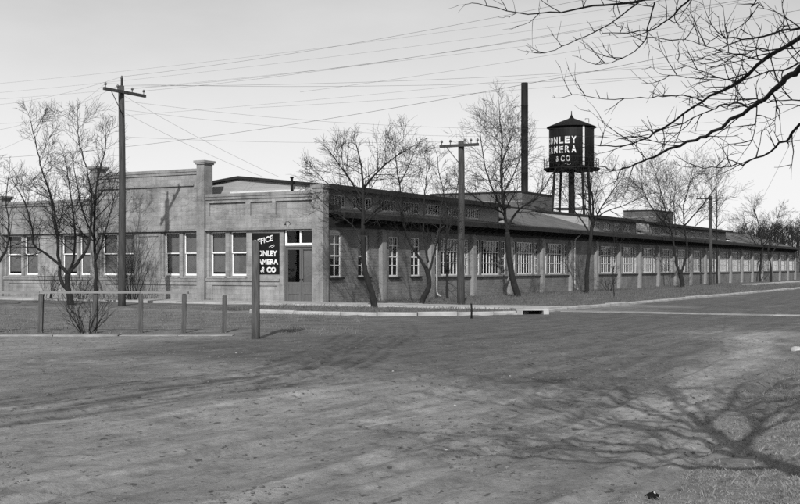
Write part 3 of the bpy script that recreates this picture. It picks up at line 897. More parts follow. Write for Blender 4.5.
for zr in (0.45, 0.85):
    s.tube([(math.cos(a) * (PR - .06), math.sin(a) * (PR - .06), z0 + zr) for a in np.linspace(0, 2 * math.pi, 41)], 0.022, 5, False)
for k in range(20):
    a = k * math.pi / 10; s.tube([(math.cos(a) * (PR - .06), math.sin(a) * (PR - .06), z0 - .02), (math.cos(a) * (PR - .06), math.sin(a) * (PR - .06), z0 + .87)], 0.022, 5)
s.build('railing', M['metal'], plat)
legs = []
for k in range(4):
    a = rad(24 + 90 * k); rt_, rb = 1.86, 2.65
    top, bot = Vector((math.cos(a) * rt_, math.sin(a) * rt_, z0 - .13)), Vector((math.cos(a) * rb, math.sin(a) * rb, -0.1))
    MB().tube([bot, top], 0.13, 6).build('leg', M['metal'], tower); legs.append((bot, top))
for fr_ in (0.32, 0.66):
    for k in range(4):
        p, q = legs[k], legs[(k + 1) % 4]
        MB().tube([p[0].lerp(p[1], fr_), q[0].lerp(q[1], fr_)], 0.06, 5).build('strut', M['metal'], tower)
for k in range(4):
    p, q = legs[k], legs[(k + 1) % 4]
    for f0, f1 in ((0.02, 0.32), (0.32, 0.66)):
        MB().tube([p[0].lerp(p[1], f0), q[0].lerp(q[1], f1)], 0.015, 4).build('tie_rod', M['metal'], tower)
        MB().tube([q[0].lerp(q[1], f0), p[0].lerp(p[1], f1)], 0.015, 4).build('tie_rod', M['metal'], tower)
s = MB(); s.lathe([(0.30, -0.1), (0.30, z0 - .2)], 14); s.build('riser_pipe', M['metal'], tower)
s = MB(); b0, t0_ = legs[3]
for dx in (0.18, 0.55): s.tube([b0 + Vector((dx, -.1, 0)), t0_ + Vector((dx, -.1, 0))], 0.025, 4)
k = 1
while k < 36:
    q = b0.lerp(t0_, k / 36) + Vector((0, -.1, 0)); s.tube([q + Vector((.18, 0, 0)), q + Vector((.55, 0, 0))], 0.016, 4); k += 1
s.build('ladder', M['metal'], tower)
ql = b0.lerp(t0_, 0.78); MB().box(ql.x - .5, ql.x + .9, ql.y - .45, ql.y - .1, ql.z - .05, ql.z + .03).build('rest_platform', M['metal'], tower)
# gauge board
ga = math.asin((580.3 - 571.5) / 22.3)
s = MB()
for da_ in (-0.055,):
    x0, x1 = ga - 0.05, ga + 0.05; r = TR_ + 0.03
    s.face([(math.sin(x0) * r, -math.cos(x0) * r, z0 + .15), (math.sin(x1) * r, -math.cos(x1) * r, z0 + .15), (math.sin(x1) * r, -math.cos(x1) * r, z1 - .05), (math.sin(x0) * r, -math.cos(x0) * r, z1 - .05)])
s.build('gauge_board', M['pale_board'], tank)
def wrap(me, x_off, z_off, r):
    import bmesh
    bm = bmesh.new(); bm.from_mesh(me)
    co = [v.co.copy() for v in bm.verts]
    for v in bm.verts:
        a = (v.co.x + x_off) / r
        rr = r + 0.008 + v.co.z
        v.co = Vector((math.sin(a) * rr, -math.cos(a) * rr, v.co.y + z_off))
    bm.to_mesh(me); bm.free(); return me
def letter_by_letter(txt, w, h, x_off, z_off, r, m, parent, offset=0.0):
    n = len(txt); step = w / n
    for i, ch in enumerate(txt):
        if ch == ' ': continue
        me = text_mesh(ch, 1.0, offset, 0, 0.004); fit(me, step * (0.74 if ch != 'I' else .3), h)
        put('letter', wrap(me, x_off + i * step, z_off, r), m, parent)
# CONLEY / CAMERA / & CO, centred left of the sight line, so the first letters turn away
xr = TR_ * math.asin((574.6 - 571.5) / 22.3)
letter_by_letter('CONLEY', 3.7, 0.66, xr - 3.7, zz(145.4), TR_, M['letter'], tank, 0.03)
letter_by_letter('CAMERA', 3.7, 0.66, xr - 3.7, zz(154.6), TR_, M['letter'], tank, 0.03)
letter_by_letter('&', 0.5, 0.5, xr - 2.2, zz(163.0), TR_, M['letter_worn'], tank, 0.01)
letter_by_letter('CO', 1.05, 0.55, xr - 1.65, zz(163.2), TR_, M['letter_worn'], tank, 0.02)
s = MB(); 
for k in range(7):
    x = xr - 1.25 + 0.08 * k; a = x / TR_; s.tube([(math.sin(a) * (TR_ + .02), -math.cos(a) * (TR_ + .02), zz(166) + .06 * math.sin(k)), (math.sin(a + .035) * (TR_ + .02), -math.cos(a + .035) * (TR_ + .02), zz(166) + .06 * math.sin(k + 1))], 0.02, 4)
s.build('flourish', M['letter_worn'], tank)

# smokestack
sb = P(524.6, 267, 105.0); sb.z = 0
s = MB(); r = 3.4 * 105 / F; zt = EYE + (HZ - 83) / F * 105
prof = [(r * 1.05, -0.3)]
for k in range(1, 9): prof += [(r * 1.03, zt * k / 9 - .05), (r * 1.07, zt * k / 9 - .04), (r * 1.07, zt * k / 9 + .04), (r * 1.02, zt * k / 9 + .05)]
prof += [(r, zt), (r * .8, zt), (r * .8, zt - 2)]
s.lathe(prof, 20)
st = s.build('smokestack', M['stack'], None, sb); tag(st, 'tall thin dark smokestack left of the water tower', 'chimney')

# ------------------------------------------------------------------ poles and wires
def lump(pts_z, r0, r1, n, wob, seed):
    rr = random.Random(seed); pts = []; rs = []
    for i, z in enumerate(pts_z):
        t = i / (len(pts_z) - 1); pts.append((wob * math.sin(t * 5 + seed) * t, wob * math.cos(t * 4 + seed) * .5 * t, z)); rs.append(r0 + (r1 - r0) * t + rr.uniform(-.004, .004))
    return pts, rs
def utility_pole(base, h, r0, r1, arm_z, arm_dir, arm_len, pins, label, brace=1, toppin=False, arm_shift=0.0):
    root = empty('utility_pole', base); tag(root, label, 'pole', 'utility poles by the factory')
    p, rs = lump(np.linspace(-0.3, h, 9), r0, r1, 10, 0.03, int(h * 10))
    MB().tube(p, rs, 10).build('pole', M['pole'], root)
    d = Vector((arm_dir[0], arm_dir[1], 0)).normalized(); nrm = Vector((d.y, -d.x, 0))
    if nrm.y > 0: nrm = -nrm
    c = Vector((0, 0, arm_z)) + nrm * (r1 + .05) + d * arm_shift
    arm = MB()
    a, b = c - d * arm_len / 2, c + d * arm_len / 2
    up = Vector((0, 0, 0.055)); th = nrm * 0.05
    q = [a - up - th, b - up - th, b + up - th, a + up - th, a - up + th, b - up + th, b + up + th, a + up + th]
    for f_ in ((0,1,2,3), (5,4,7,6), (4,0,3,7), (1,5,6,2), (3,2,6,7), (4,5,1,0)): arm.face([q[i] for i in f_])
    ar = arm.build('crossarm', M['pole'], root)
    ins = []
    for t in pins:
        pp = c + d * (t * arm_len / 2)
        s = MB(); s.tube([pp + Vector((0, 0, .05)), pp + Vector((0, 0, .14)), pp + Vector((0, 0, .15)), pp + Vector((0, 0, .22)), pp + Vector((0, 0, .25))], [0.015, 0.015, 0.05, 0.045, 0.02], 8)
        s.build('insulator', M['insulator'], ar); ins.append(Vector(base) + pp + Vector((0, 0, .2)))
    for sgn in ((-1,) if brace == 1 else (-1, 1)):
        s = MB(); s.tube([c + d * sgn * arm_len * .32 - Vector((0, 0, .06)) , Vector((0, 0, arm_z - arm_len * .42)) + nrm * r1], 0.018, 5); s.build('brace', M['pole'], root)
    if toppin:
        s = MB(); s.tube([(0, 0, h - .1), (0, 0, h + .28), (0, 0, h + .29), (0, 0, h + .40)], [.05, .045, .06, .03], 8); s.build('top_insulator', M['insulator'], root); ins.append(Vector(base) + Vector((0, 0, h + .36)))
    return ins
ud = (SX, CX); vd = (CX, -SX)
b1 = Vector((-10.98, 45.4, 0)); b2 = Vector((2.49, 47.0, 0)); b3 = Vector((26.2, 97.0, 0))
i1 = utility_pole(b1, 8.75, 0.155, 0.115, 8.48, ud, 2.35, (-.92, -.35, .35, .92), 'tall wooden utility pole in front of the office windows, its shadow on the wall', 1, True)
i2 = utility_pole(b2, 6.75, 0.165, 0.125, 6.55, vd, 1.75, (-.9, -.45, 0.3, .62, .95), 'wooden utility pole with crossarm before the brick window wall', 1)
i3 = utility_pole(b3, 7.6, 0.17, 0.13, 7.38, vd, 2.3, (-.9, -.4, .4, .9), 'distant utility pole near the far end of the factory', 2)
# second small bracket on the near pole
wires = []
def wire(a, b, sag, r, label):
    a, b = Vector(a), Vector(b); n = max(10, int((b - a).length / 2.5)); pts = []
    for k in range(n + 1):
        t = k / n; p = a.lerp(b, t); p.z -= sag * 4 * t * (1 - t); pts.append(p)
    o = MB().tube(pts, r * .46, 4).build('overhead_wire', M['wire']); tag(o, label, 'wire', 'overhead wires'); return o
off1 = Vector((17.0, 21.5, 8.9)); off2 = Vector((26.0, 35.0, 8.9))
names = ['topmost', 'second highest', 'third highest', 'fourth highest']
i1s = sorted(i1, key=lambda p: -p.y)
wire(i1[4], off1 + Vector((0, 0, .9)), 0.55, 0.009, 'highest thin wire rising right from the tip of the tall pole')
wire(i1[3], off1 + Vector((1.4, .5, 0.35)), 0.55, 0.008, 'thin wire rising right from the far end of the tall pole crossarm')
wire(i1[2], off1 + Vector((.9, .2, 0.1)), 0.6, 0.008, 'thin wire rising right from just beyond the tall pole shaft')
wire(i1[1], off2 + Vector((-.5, -.5, 0.4)), 0.6, 0.009, 'flatter wire leaving the tall pole crossarm towards the right, above its neighbour')
wire(i1[0], off2 + Vector((-1, -1, -.2)), 0.7, 0.009, 'flatter wire leaving the near end of the tall pole crossarm towards the right')
wire(b1 + Vector((.12, 0, 8.15)), (16, 51, 8.2), 0.75, 0.008, 'slack wire leaving the tall pole below its crossarm')
wire(b1 + Vector((.12, 0, 7.8)), (16, 51.5, 7.9), 0.75, 0.008, 'lowest slack wire leaving the tall pole towards the right')
wire(P(-60, 160.5, 63), P(900, 8, 27), 0.75, 0.0125, 'thick low wire crossing the whole sky behind the tall pole')
wire(b1 + Vector((.1, .05, 8.35)), W(-4.1, 2.6, 5.7), 0.12, 0.010, 'service wire dropping from the tall pole to the office roof, right one')
wire(b1 + Vector((.1, .05, 7.7)), W(-4.8, 2.4, 5.7), 0.12, 0.010, 'service wire dropping from the tall pole to the office roof, left one')
wire(i1[4], P(-60, 104, 70), 0.5, 0.008, 'highest thin wire running left from the tall pole tip')
wire(i1[1], P(-40, 133, 66), 0.5, 0.009, 'middle thin wire running left from the tall pole crossarm')
wire(i1[0], P(-30, 158, 62), 0.5, 0.009, 'lowest thin wire running left from the tall pole crossarm')
wire(i2[0], b1 + Vector((.1, .1, 6.75)), 0.12, 0.008, 'faint level wire between the tall pole and the pole before the brick wall')
wire(i2[1], i3[0], 0.5, 0.010, 'left wire from the brick wall pole to the distant pole')
wire(i2[4], i3[3], 0.5, 0.010, 'right wire from the brick wall pole to the distant pole')
wire(P(300, 92, 60), P(1000, -30, 40), 0.3, 0.010, 'thin wire passing high above the smokestack top')
wire(P(250, 108, 66), P(1000, 40, 44), 0.3, 0.010, 'thin wire passing just behind the smokestack top')
for n_, (ya, yb, lb) in enumerate(((61, -52, 'faint high wire crossing the upper middle of the sky, uppermost of its set'), (70, -40, 'faint high wire crossing the upper middle of the sky, second of its set'), (76, -18, 'faint high wire crossing the upper middle of the sky, third of its set'), (100, 22, 'faint high wire crossing the sky above the thick low wire'))):
    wire(P(-40, ya + 26, 74), P(1000, yb, 46), 0.5, 0.009, lb)
wire((36.2, 120, 6.1), P(840, 42, 14), 0.25, 0.009, 'wire slanting down at far right behind the overhanging branches')

# ------------------------------------------------------------------ fence, sign, stake
FY = 27.9
def fpost(x, ytop, ybot=333.5, w=0.105):
    p = P(x, HZ, FY); z1 = P(x, ytop, FY).z; z0 = gz(p.x, FY)
    s = MB(); t = w / 2
    s.box(-t, t, -t, t, -0.35, z1 - z0 - 0.012); s.box(-t + .008, t - .008, -t + .008, t - .008, z1 - z0 - 0.0119, z1 - z0)
    return s, Vector((p.x, FY, z0))
fence = empty('rail_fence', P(95, HZ, FY) * Vector((1, 1, 0)) if False else (P(95, HZ, FY).x, FY, 0)); tag(fence, 'weathered wooden post and rail fence left of the office sign', 'fence')
fx0 = fence.location.x
for i, x in enumerate((-55, -6, 40.3, 94.5, 140.6, 183.6)):
    s, p = fpost(x, 294.2 + R.uniform(-.4, .4)); o = s.build('fence_post', M['post'], fence, (p.x - fx0, 0, p.z)); o.rotation_euler = (R.uniform(-.03, .03), R.uniform(-.03, .03), R.uniform(-.15, .15))
edges = (-60, 40.3, 140.6, 188.5)
for a, b in zip(edges[:-1], edges[1:]):
    pa, pb = P(a, 293.6 + R.uniform(-.3, .3), FY), P(b, 293.6 + R.uniform(-.3, .3), FY)
    s = MB(); L = pb.x - pa.x; s.box(0.004, L - .004, -0.07, 0.07, 0, 0.055)
    o = s.build('rail', M['rail'], fence, (pa.x - fx0, 0, pa.z)); o.rotation_euler = (0, -math.atan2(pb.z - pa.z, L), 0)
s, p = fpost(224.2, 295.2); o = s.build('wooden_post', M['post'], None, p); o.rotation_euler = (0, .012, .2); tag(o, 'short lone wooden post between the rail fence and the office sign', 'post')
# office sign on its post
SY = 25.5
sp = P(255.7, HZ, SY); sgz = gz(sp.x, SY)
sign = empty('office_sign', (sp.x, SY, sgz)); tag(sign, 'black office signboard with white lettering hung on a thick wooden post', 'sign')
z_post = P(0, 240.3, SY).z - sgz
s = MB(); s.tube([(0, 0, -.4), (0, 0, .5), (.004, 0, 1.3), (0.0, 0, z_post)], [.098, .094, .088, .083], 12); s.build('post', M['post'], sign)
bx0, bx1 = P(252.0, HZ, SY).x - sp.x, P(278.5, HZ, SY).x - sp.x
bz0, bz1 = P(0, 274.2, SY).z - sgz, P(0, 233.4, SY).z - sgz
bd = MB(); bd.box(bx0, bx1, 0.088, 0.125, bz0, bz1); brd = bd.build('signboard', M['board'], sign)
bars(lambda a, b, z: (a, b, z), [(bx0 - .012, bx0, bz0 - .012, bz1 + .012), (bx1, bx1 + .012, bz0 - .012, bz1 + .012), (bx0, bx1, bz1, bz1 + .012), (bx0, bx1, bz0 - .012, bz0)], 0.083, 0.128).build('sign_frame', M['metal'], sign)
def sign_text(txt, xa, xb, ya, yb, off, shear=0, rot=0, name='lettering'):
    w = (xb - xa) / F * SY; h = (yb - ya) / F * SY
    me = fit(text_mesh(txt, 1.0, off, shear, 0.003), w, h)
    o = put(name, me, M['letter'], brd, (P(xa, HZ, SY).x - sp.x, 0.0845, P(0, yb, SY).z - sgz))
    o.rotation_euler = (rad(90), rot, 0); return o
sign_text('OFFICE', 252.6, 274.6, 240.6, 246.4, 0.025, 0.25, -rad(16))
sign_text('CONLEY', 253.2, 276.8, 250.4, 256.2, 0.045)
sign_text('CAMERA', 253.2, 277.8, 259.0, 264.6, 0.045)
sign_text('CO', 266.2, 275.6, 267.0, 272.6, 0.05)
sign_text('&', 260.2, 264.3, 267.0, 272.4, 0.02, 0.3)
s = MB(); fl = [P(x, y, SY) for x, y in ((268.5, 247.2), (271, 246.0), (273.6, 244.8), (274.0, 246.0), (271.8, 247.6), (270.8, 247.6))]
s.tube([(q.x - sp.x, 0.083, q.z - sgz) for q in fl], 0.008, 5); s.build('flourish', M['letter'], brd)
# iron stake by the kerb
p = P(471.3, HZ, ground_Y(318.3)); s = MB(); s.tube([(0, 0, -.2), (0.01, 0, .2), (0, 0, .46)], [.035, .03, .028], 7); o = s.build('iron_stake', M['metal'], None, (p.x, p.y, gz(p.x, p.y))); tag(o, 'small dark iron stake at the kerb before the brick wall pole', 'stake')
# storm drain box in the corner kerb
dp = P(531, HZ, ground_Y(314.2))
dr = empty('storm_drain', (dp.x, dp.y, gz(dp.x, dp.y) + 0.0)); dr.rotation_euler = (0, 0, rad(8)); tag(dr, 'concrete storm drain with dark mouth in the corner kerb', 'drain')
s = MB(); s.box(-.55, -.36, -.3, .5, -.3, .13); s.box(.36, .55, -.3, .5, -.3, .13); s.box(-.55, .55, .501, .62, -.3, .13); s.build('drain_box', M['kerb'], dr)
MB().box(-.56, .56, -.22, .63, .131, .2).build('drain_slab', M['kerb'], dr)
MB().box(-.359, .359, .3, .5, -.3, .12).build('drain_mouth_shade', M['dark'], dr)  # near-black block painted as the shade inside the opening
MB().box(-1.9, -.56, -.35, .0, -.2, .05).build('drain_apron', M['kerb'], dr)

# ------------------------------------------------------------------ bare trees
class Tree:
    def __init__(s, seed): s.r = random.Random(seed); s.limb = MB(); s.twig = MB(); s.count = 0
    def rnd(s): return Vector((s.r.gauss(0, 1), s.r.gauss(0, 1), s.r.gauss(0, 1)))
    def guided(s, pts, r0, r1, sides=7, jit=.02):
        P_ = [Vector(p) for p in pts]; out = []
        for i in range(len(P_) - 1):                       # Catmull-Rom through the points
            a, b, c, d = P_[max(i - 1, 0)], P_[i], P_[i + 1], P_[min(i + 2, len(P_) - 1)]
            for k in range(4):
                t = k / 4
                out.append(0.5 * ((2 * b) + (-a + c) * t + (2 * a - 5 * b + 4 * c - d) * t * t + (-a + 3 * b - 3 * c + d) * t ** 3))
        out.append(P_[-1])
        n = len(out); L = sum((out[i + 1] - out[i]).length for i in range(n - 1))
        j = 0.006 * L / 3
        out = [p + (s.rnd() * min(j, jit) if 0 < i < n - 1 else Vector()) for i, p in enumerate(out)]
        rs = [r0 + (r1 - r0) * (i / (n - 1)) ** 0.7 for i in range(n)]
        rs = [q * (1 + s.r.uniform(-.06, .06)) for q in rs]
        s.limb.tube(out, rs, sides)
        return out, rs, L
    def grow(s, p, d, L, r, lev, maxlev, up=0.12, spread=0.75, wander=0.038, rmin=0.006, dens=1.0, steps=5):
        s.count += 1
        pts = [p.copy()]; dirs = []
        d = d.normalized(); q = p.copy()
        bend = s.rnd() * 0.025
        for k in range(steps):
            d = (d + s.rnd() * wander + bend + Vector((0, 0, up * 0.35))).normalized()
            q = q + d * (L / steps) * s.r.uniform(.85, 1.15); pts.append(q.copy()); dirs.append(d.copy())
        n = len(pts)
        rs = [max(r * (1 - 0.75 * i / (n - 1)), rmin * .5) for i in range(n)]
        (s.limb if lev <= 1 and r > 0.03 else s.twig).tube(pts, rs, 5 if r > 0.03 else (4 if r > .014 else 3), False)
        if lev >= maxlev or L < 0.15: return
        m = (7, 5.6, 3.8, 3.0, 2.0)[min(lev, 4)] * dens * s.r.uniform(.75, 1.3)
        m = max(2, int(round(m)))
        for k in range(m):
            t = 0.15 + 0.85 * (k + s.r.random()) / m
            i = min(int(t * (n - 1)), n - 2); f = t * (n - 1) - i
            b = pts[i].lerp(pts[i + 1], min(f, 1.0))
            dd = dirs[min(i, len(dirs) - 1)]
            side = s.rnd(); side = (side - dd * side.dot(dd))
            if side.length < 1e-4: continue
            side.normalize()
            nd_ = dd * (1 - spread * .25) + side * spread * s.r.uniform(.5, 1.0) + Vector((0, 0, up))
            ll = L * s.r.uniform(.5, .95) * (1.0 - 0.45 * t)
            s.grow(b, nd_, ll, max(min(r * .55, r * (1 - .75 * t) * .8), rmin), lev + 1, maxlev, up, spread, wander, rmin, dens, 4)
    def sprout(s, out, rs, L, n, length, maxlev, t0=0.25, **kw):
        """side branches along a guided limb, then its own tip"""
        m = len(out)
        for k in range(n):
            t = t0 + (1 - t0) * (k + s.r.random()) / n; i = min(int(t * (m - 1)), m - 2)
            dd = (out[i + 1] - out[i]).normalized(); side = s.rnd(); side -= dd * side.dot(dd); side.normalize()
            d = dd * 0.62 + side * kw.get('spread', .75) * .95 + Vector((0, 0, .10))
            s.grow(out[i], d, length * s.r.uniform(.6, 1.2) * (1.15 - .62 * t), rs[i] * .5, 1, maxlev, **kw)
        s.grow(out[-1], (out[-1] - out[-2]), length * .38, rs[-1] * .9, 1, maxlev, **kw)

def bare_tree(label, base, limbs, seed, nside=7, length=1.7, maxlev=3, r_twig=0.008, dens=1.0, name='bare_tree', group='bare trees around the factory', spread=.85, up=.04, depth=1.0, tone='twig', cat='tree'):
    """limbs: list of ([(px,py,dY)...], r0, r1, sprouts, t0), measured at the tree's distance"""
    px, py, Yb = base
    root_p = P(px, HZ, Yb); root_p.z = gz(root_p.x, Yb)
    root = empty(name, root_p); tag(root, label, cat, group)
    t = Tree(seed)
    for pts, r0, r1, ns, t0 in limbs:
        wp = []
        for i, q in enumerate(pts):
            dY = q[2] if len(q) > 2 else 0.0
            w = P(q[0], q[1], Yb + dY * depth); wp.append(w - root_p)
        out, rs, L = t.guided(wp, r0 * .72, r1 * .75)
        if ns: t.sprout(out, rs, L, int(ns * 1.55), length * 1.12, maxlev, t0, spread=spread, up=up, rmin=r_twig * .78, dens=dens * 1.1)
    t.limb.build('trunk', M['bark'], root); t.twig.build('crown', M[tone], root)
    return t
G = ground_Y
# two trees before the office front
bare_tree('forked bare tree behind the rail fence at left', (70, 306, 46.8), [
    ([(71, 309), (70, 297), (67.5, 285), (67.5, 274)], .22, .13, 0, .5),
    ([(67.5, 274), (60, 265), (46, 254), (34, 245, -.4), (32.5, 232, -.6), (27, 208, -.8), (18, 190, -1)], .10, .03, 7, .35),
    ([(70, 292), (61, 280), (58.5, 255, .4), (56, 225, .6), (52, 200, .7), (42, 170, .8), (36, 145, .6), (31, 122, .5)], .13, .02, 12, .35),
    ([(67.5, 274), (73, 262), (75, 240, -.5), (73, 215, -.9), (70, 190, -1), (66, 165, -1)], .09, .025, 9, .3),
    ([(68, 275), (79, 260, .2), (88, 247, .3), (91, 225, .5), (92, 205, .7), (88, 175, .6), (80, 145, .5), (78, 125, .4)], .11, .02, 11, .3)],
    11, length=1.75, maxlev=3, dens=1.25)
bare_tree('slender bare tree close behind the forked tree', (96, 305, 47.8), [
    ([(96, 308), (96, 285), (95, 262), (94, 235), (95, 205), (97, 180), (104, 155, .3), (106, 135, .3)], .14, .02, 12, .3),
    ([(95, 262), (103, 240, -.4), (110, 215, -.6), (116, 190, -.7)], .06, .02, 6, .3),
    ([(94.5, 240), (84, 215, .4), (78, 190, .6), (74, 168, .6)], .06, .02, 6, .3)], 12, length=1.5, maxlev=3, dens=1.15)
bare_tree('bare tree cut off by the left edge', (-16, 306, 46.0), [
    ([(-16, 309), (-14, 285), (-8, 268)], .2, .13, 0, .5),
    ([(-8, 268), (2, 257), (8, 244, .3), (9, 225, .4), (6, 200, .4), (9, 175, .4)], .1, .02, 10, .25),
    ([(-8, 268), (-14, 240), (-16, 200), (-12, 160)], .1, .02, 8, .25)], 13, length=1.4, maxlev=3, dens=.9)
# trees along the window wall
bare_tree('leaning bare tree nearest the office corner', (375, 309, G(309.3)), [
    ([(375.5, 312), (374, 303), (371, 290), (366.5, 277), (364, 262), (363, 235)], .2, .12, 0, .5),
    ([(363, 235), (363, 205), (363, 185), (361, 165, .3), (357, 148, .5)], .12, .025, 9, .1),
    ([(363, 190), (372, 178, -.3), (385, 165, -.4), (398, 155, -.5), (410, 148, -.6)], .065, .02, 8, .2),
    ([(363, 200), (350, 180, .4), (338, 163, .5), (330, 152, .6)], .065, .02, 8, .2),
    ([(363, 212), (345, 196, -.4), (328, 184, -.5), (316, 172, -.6)], .05, .015, 7, .3),
    ([(363, 240), (352, 225, .5), (338, 214, .9), (326, 205, 1)], .045, .015, 6, .3),
    ([(363, 225), (378, 212, -.8), (392, 200, -1)], .045, .015, 6, .3)],
    21, length=1.35, maxlev=3, dens=1.0)
bare_tree('crooked forked bare tree second from the office corner', (421, 306, G(306.5)), [
    ([(420.5, 309), (423, 299), (428, 289), (429, 279), (426, 268)], .18, .12, 0, .5),
    ([(426, 268), (418, 256), (410, 243), (405, 228), (402, 205), (399, 180, .3), (396, 160, .4), (394, 145, .4)], .1, .02, 10, .35),
    ([(428, 276), (432, 262), (436, 247), (440, 230, -.3), (441, 210, -.4), (444, 190, -.4)], .08, .02, 8, .35),
    ([(428, 262), (424, 235, .4), (424, 205, .5), (426, 180, .6), (427, 160, .6)], .07, .02, 8, .4),
    ([(399, 185), (408, 168, -.3), (414, 152, -.4)], .04, .015, 5, .2)], 22, length=1.3, maxlev=3, dens=1.0)
bare_tree('small bare tree beside the brick wall pole', (446, 302, 55.5), [
    ([(447, 304), (447, 280), (446, 250), (447, 225), (445, 200), (440, 175), (437, 155)], .1, .018, 11, .3),
    ([(446, 240), (453, 215), (457, 190), (459, 168)], .05, .015, 7, .3)], 23, length=1.1, maxlev=3, dens=.9)
bare_tree('tall bare tree left of the smokestack', (518, 297.5, G(298.0)), [
    ([(518, 301), (517, 293), (513, 281), (510, 265), (508.5, 248), (507, 232)], .27, .18, 0, .5),
    ([(507, 232), (505, 215), (502, 195), (501, 170, .5), (502, 145, .8), (500, 120, .8), (499, 103, .8)], .15, .02, 14, .15),
    ([(507, 230), (513, 217), (522, 207, -.6), (538, 196, -1), (550, 178, -1.2), (558, 165, -1.3)], .11, .02, 10, .3),
    ([(504, 210), (494, 193, .6), (486, 170, .9), (482, 148, 1), (480, 130, 1)], .09, .02, 10, .25),
    ([(502, 195), (512, 178, .7), (520, 158, 1), (525, 140, 1.2)], .07, .02, 8, .25),
    ([(505, 214), (490, 206, -.7), (472, 195, -1.1), (460, 184, -1.3)], .07, .02, 9, .25),
    ([(501, 165), (508, 148, -.5), (513, 130, -.8)], .05, .015, 6, .2)],
    24, length=2.0, maxlev=3, dens=1.05, r_twig=.009)
bare_tree('bare tree standing below the water tower', (587, 294, G(294.6)), [
    ([(587, 297), (586.5, 285), (587.5, 265), (590, 245), (592, 225)], .2, .14, 0, .5),
    ([(592, 225), (593, 205), (590, 185), (589, 168, .5)], .12, .02, 9, .15),
    ([(592, 228), (600, 210, -.6), (612, 192, -.8), (622, 178, -1)], .09, .02, 9, .25),
    ([(591, 235), (580, 218, .6), (570, 205, 1), (562, 190, 1)], .08, .02, 8, .3),
    ([(592, 222), (605, 212, 1), (625, 205, 1.4), (640, 198, 1.6)], .07, .02, 8, .25)], 25, length=1.9, maxlev=3, dens=.95, r_twig=.010)
bare_tree('thin sapling near the curb below the monitor roof', (614, 300, 58.0), [
    ([(614, 304), (614, 290), (613, 275), (615, 255), (614, 238), (616, 225)], .05, .012, 7, .4)], 26, length=.7, maxlev=3, dens=.7, name='sapling')
bare_tree('double-trunked bare tree left of the distant pole', (682, 287.5, G(288.2)), [
    ([(681.5, 290), (682, 282), (680, 274)], .3, .22, 0, .5),
    ([(680, 274), (676, 262), (674, 245), (670, 225), (664, 205, .8), (660, 188, 1), (655, 172, 1.2)], .17, .025, 12, .4),
    ([(680, 275), (685, 262), (687, 245), (684, 225, -.5), (684, 205, -.8), (690, 185, -1), (693, 168, -1.2)], .16, .025, 12, .4),
    ([(671, 230), (655, 212, -1), (645, 195, -1.5), (640, 178, -1.6)], .09, .02, 9, .2),
    ([(685, 225), (700, 208, 1), (712, 192, 1.4), (720, 180, 1.6)], .09, .02, 9, .2),
    ([(676, 235), (674, 205, 1.5), (676, 180, 2)], .08, .02, 8, .2)], 27, length=2.9, maxlev=3, dens=1.0, r_twig=.013)
bare_tree('very thin tall bare tree behind the distant pole', (717, 285, 104.0), [
    ([(717, 286), (717, 262), (716.5, 235), (717, 205), (716, 180), (717, 166)], .16, .02, 12, .35)], 28, length=1.7, maxlev=3, dens=.9, r_twig=.013, spread=.6)
bare_tree('left one of two slim bare trees near the far right end', (760, 282, 120.0), [
    ([(760, 284), (760, 270), (762, 250), (760, 232), (756, 215), (752, 205)], .22, .03, 11, .4),
    ([(761, 255), (768, 238, 1), (773, 222, 1)], .1, .03, 7, .3), ([(760, 250), (750, 235, -1), (745, 222, -1)], .1, .03, 7, .3)], 29, length=2.3, maxlev=3, dens=.9, r_twig=.015)
bare_tree('right one of two slim bare trees near the far right end', (771, 282, 118.0), [
    ([(771, 284), (771, 268), (768, 252), (771, 238), (776, 222), (780, 210)], .18, .03, 10, .4),
    ([(770, 255), (780, 242, 1), (786, 230, 1)], .09, .03, 7, .3)], 30, length=2.2, maxlev=3, dens=.9, r_twig=.015)
# shrubs
def shrub(label, px, py, Yb, n, h, lean, seed, r0=.016, rt=.005, lev=3, spread=.7):
    rp = P(px, HZ, Yb); rp.z = gz(rp.x, Yb)
    root = empty('bare_shrub', rp); tag(root, label, 'shrub', 'leafless shrubs')
    t = Tree(seed)
    for k in range(n):
        a = t.r.uniform(0, 2 * math.pi); l_ = t.r.uniform(.1, lean)
        t.grow(Vector((math.cos(a) * .12, math.sin(a) * .08, -.03)), Vector((math.cos(a) * l_, math.sin(a) * l_, 1)), h * t.r.uniform(.6, 1.1), r0, 2, 2 + lev - 1, .1, spread, .09, rt, .9)
    me = MB(); me.v, me.f, me.sm = t.twig.v, t.twig.f, t.twig.sm
    me.build('stems', M['twig'], root)
    return rp
rp = shrub('low spreading bare shrub at the foot of the fence', 87, 333, 27.6, 14, 1.05, 1.4, 41, .014, .0045, 3)
shrub('bare shrub against the office wall right of the tall pole', 132, 305, 50.8, 16, 2.3, .75, 42, .016, .006, 3, .55)
shrub('bare shrub against the office wall between the two trees', 82, 304, 51.5, 14, 1.3, .8, 43, .014, .006, 3)
shrub('bare shrub against the office wall behind the leftmost fence post', 48, 303.5, 53.5, 12, 1.5, .7, 44, .014, .006, 3)
shrub('low bare shrub at the brick wall near the water tower tree', 609, 293, 73.0, 10, .9, .8, 45, .014, .008, 3)

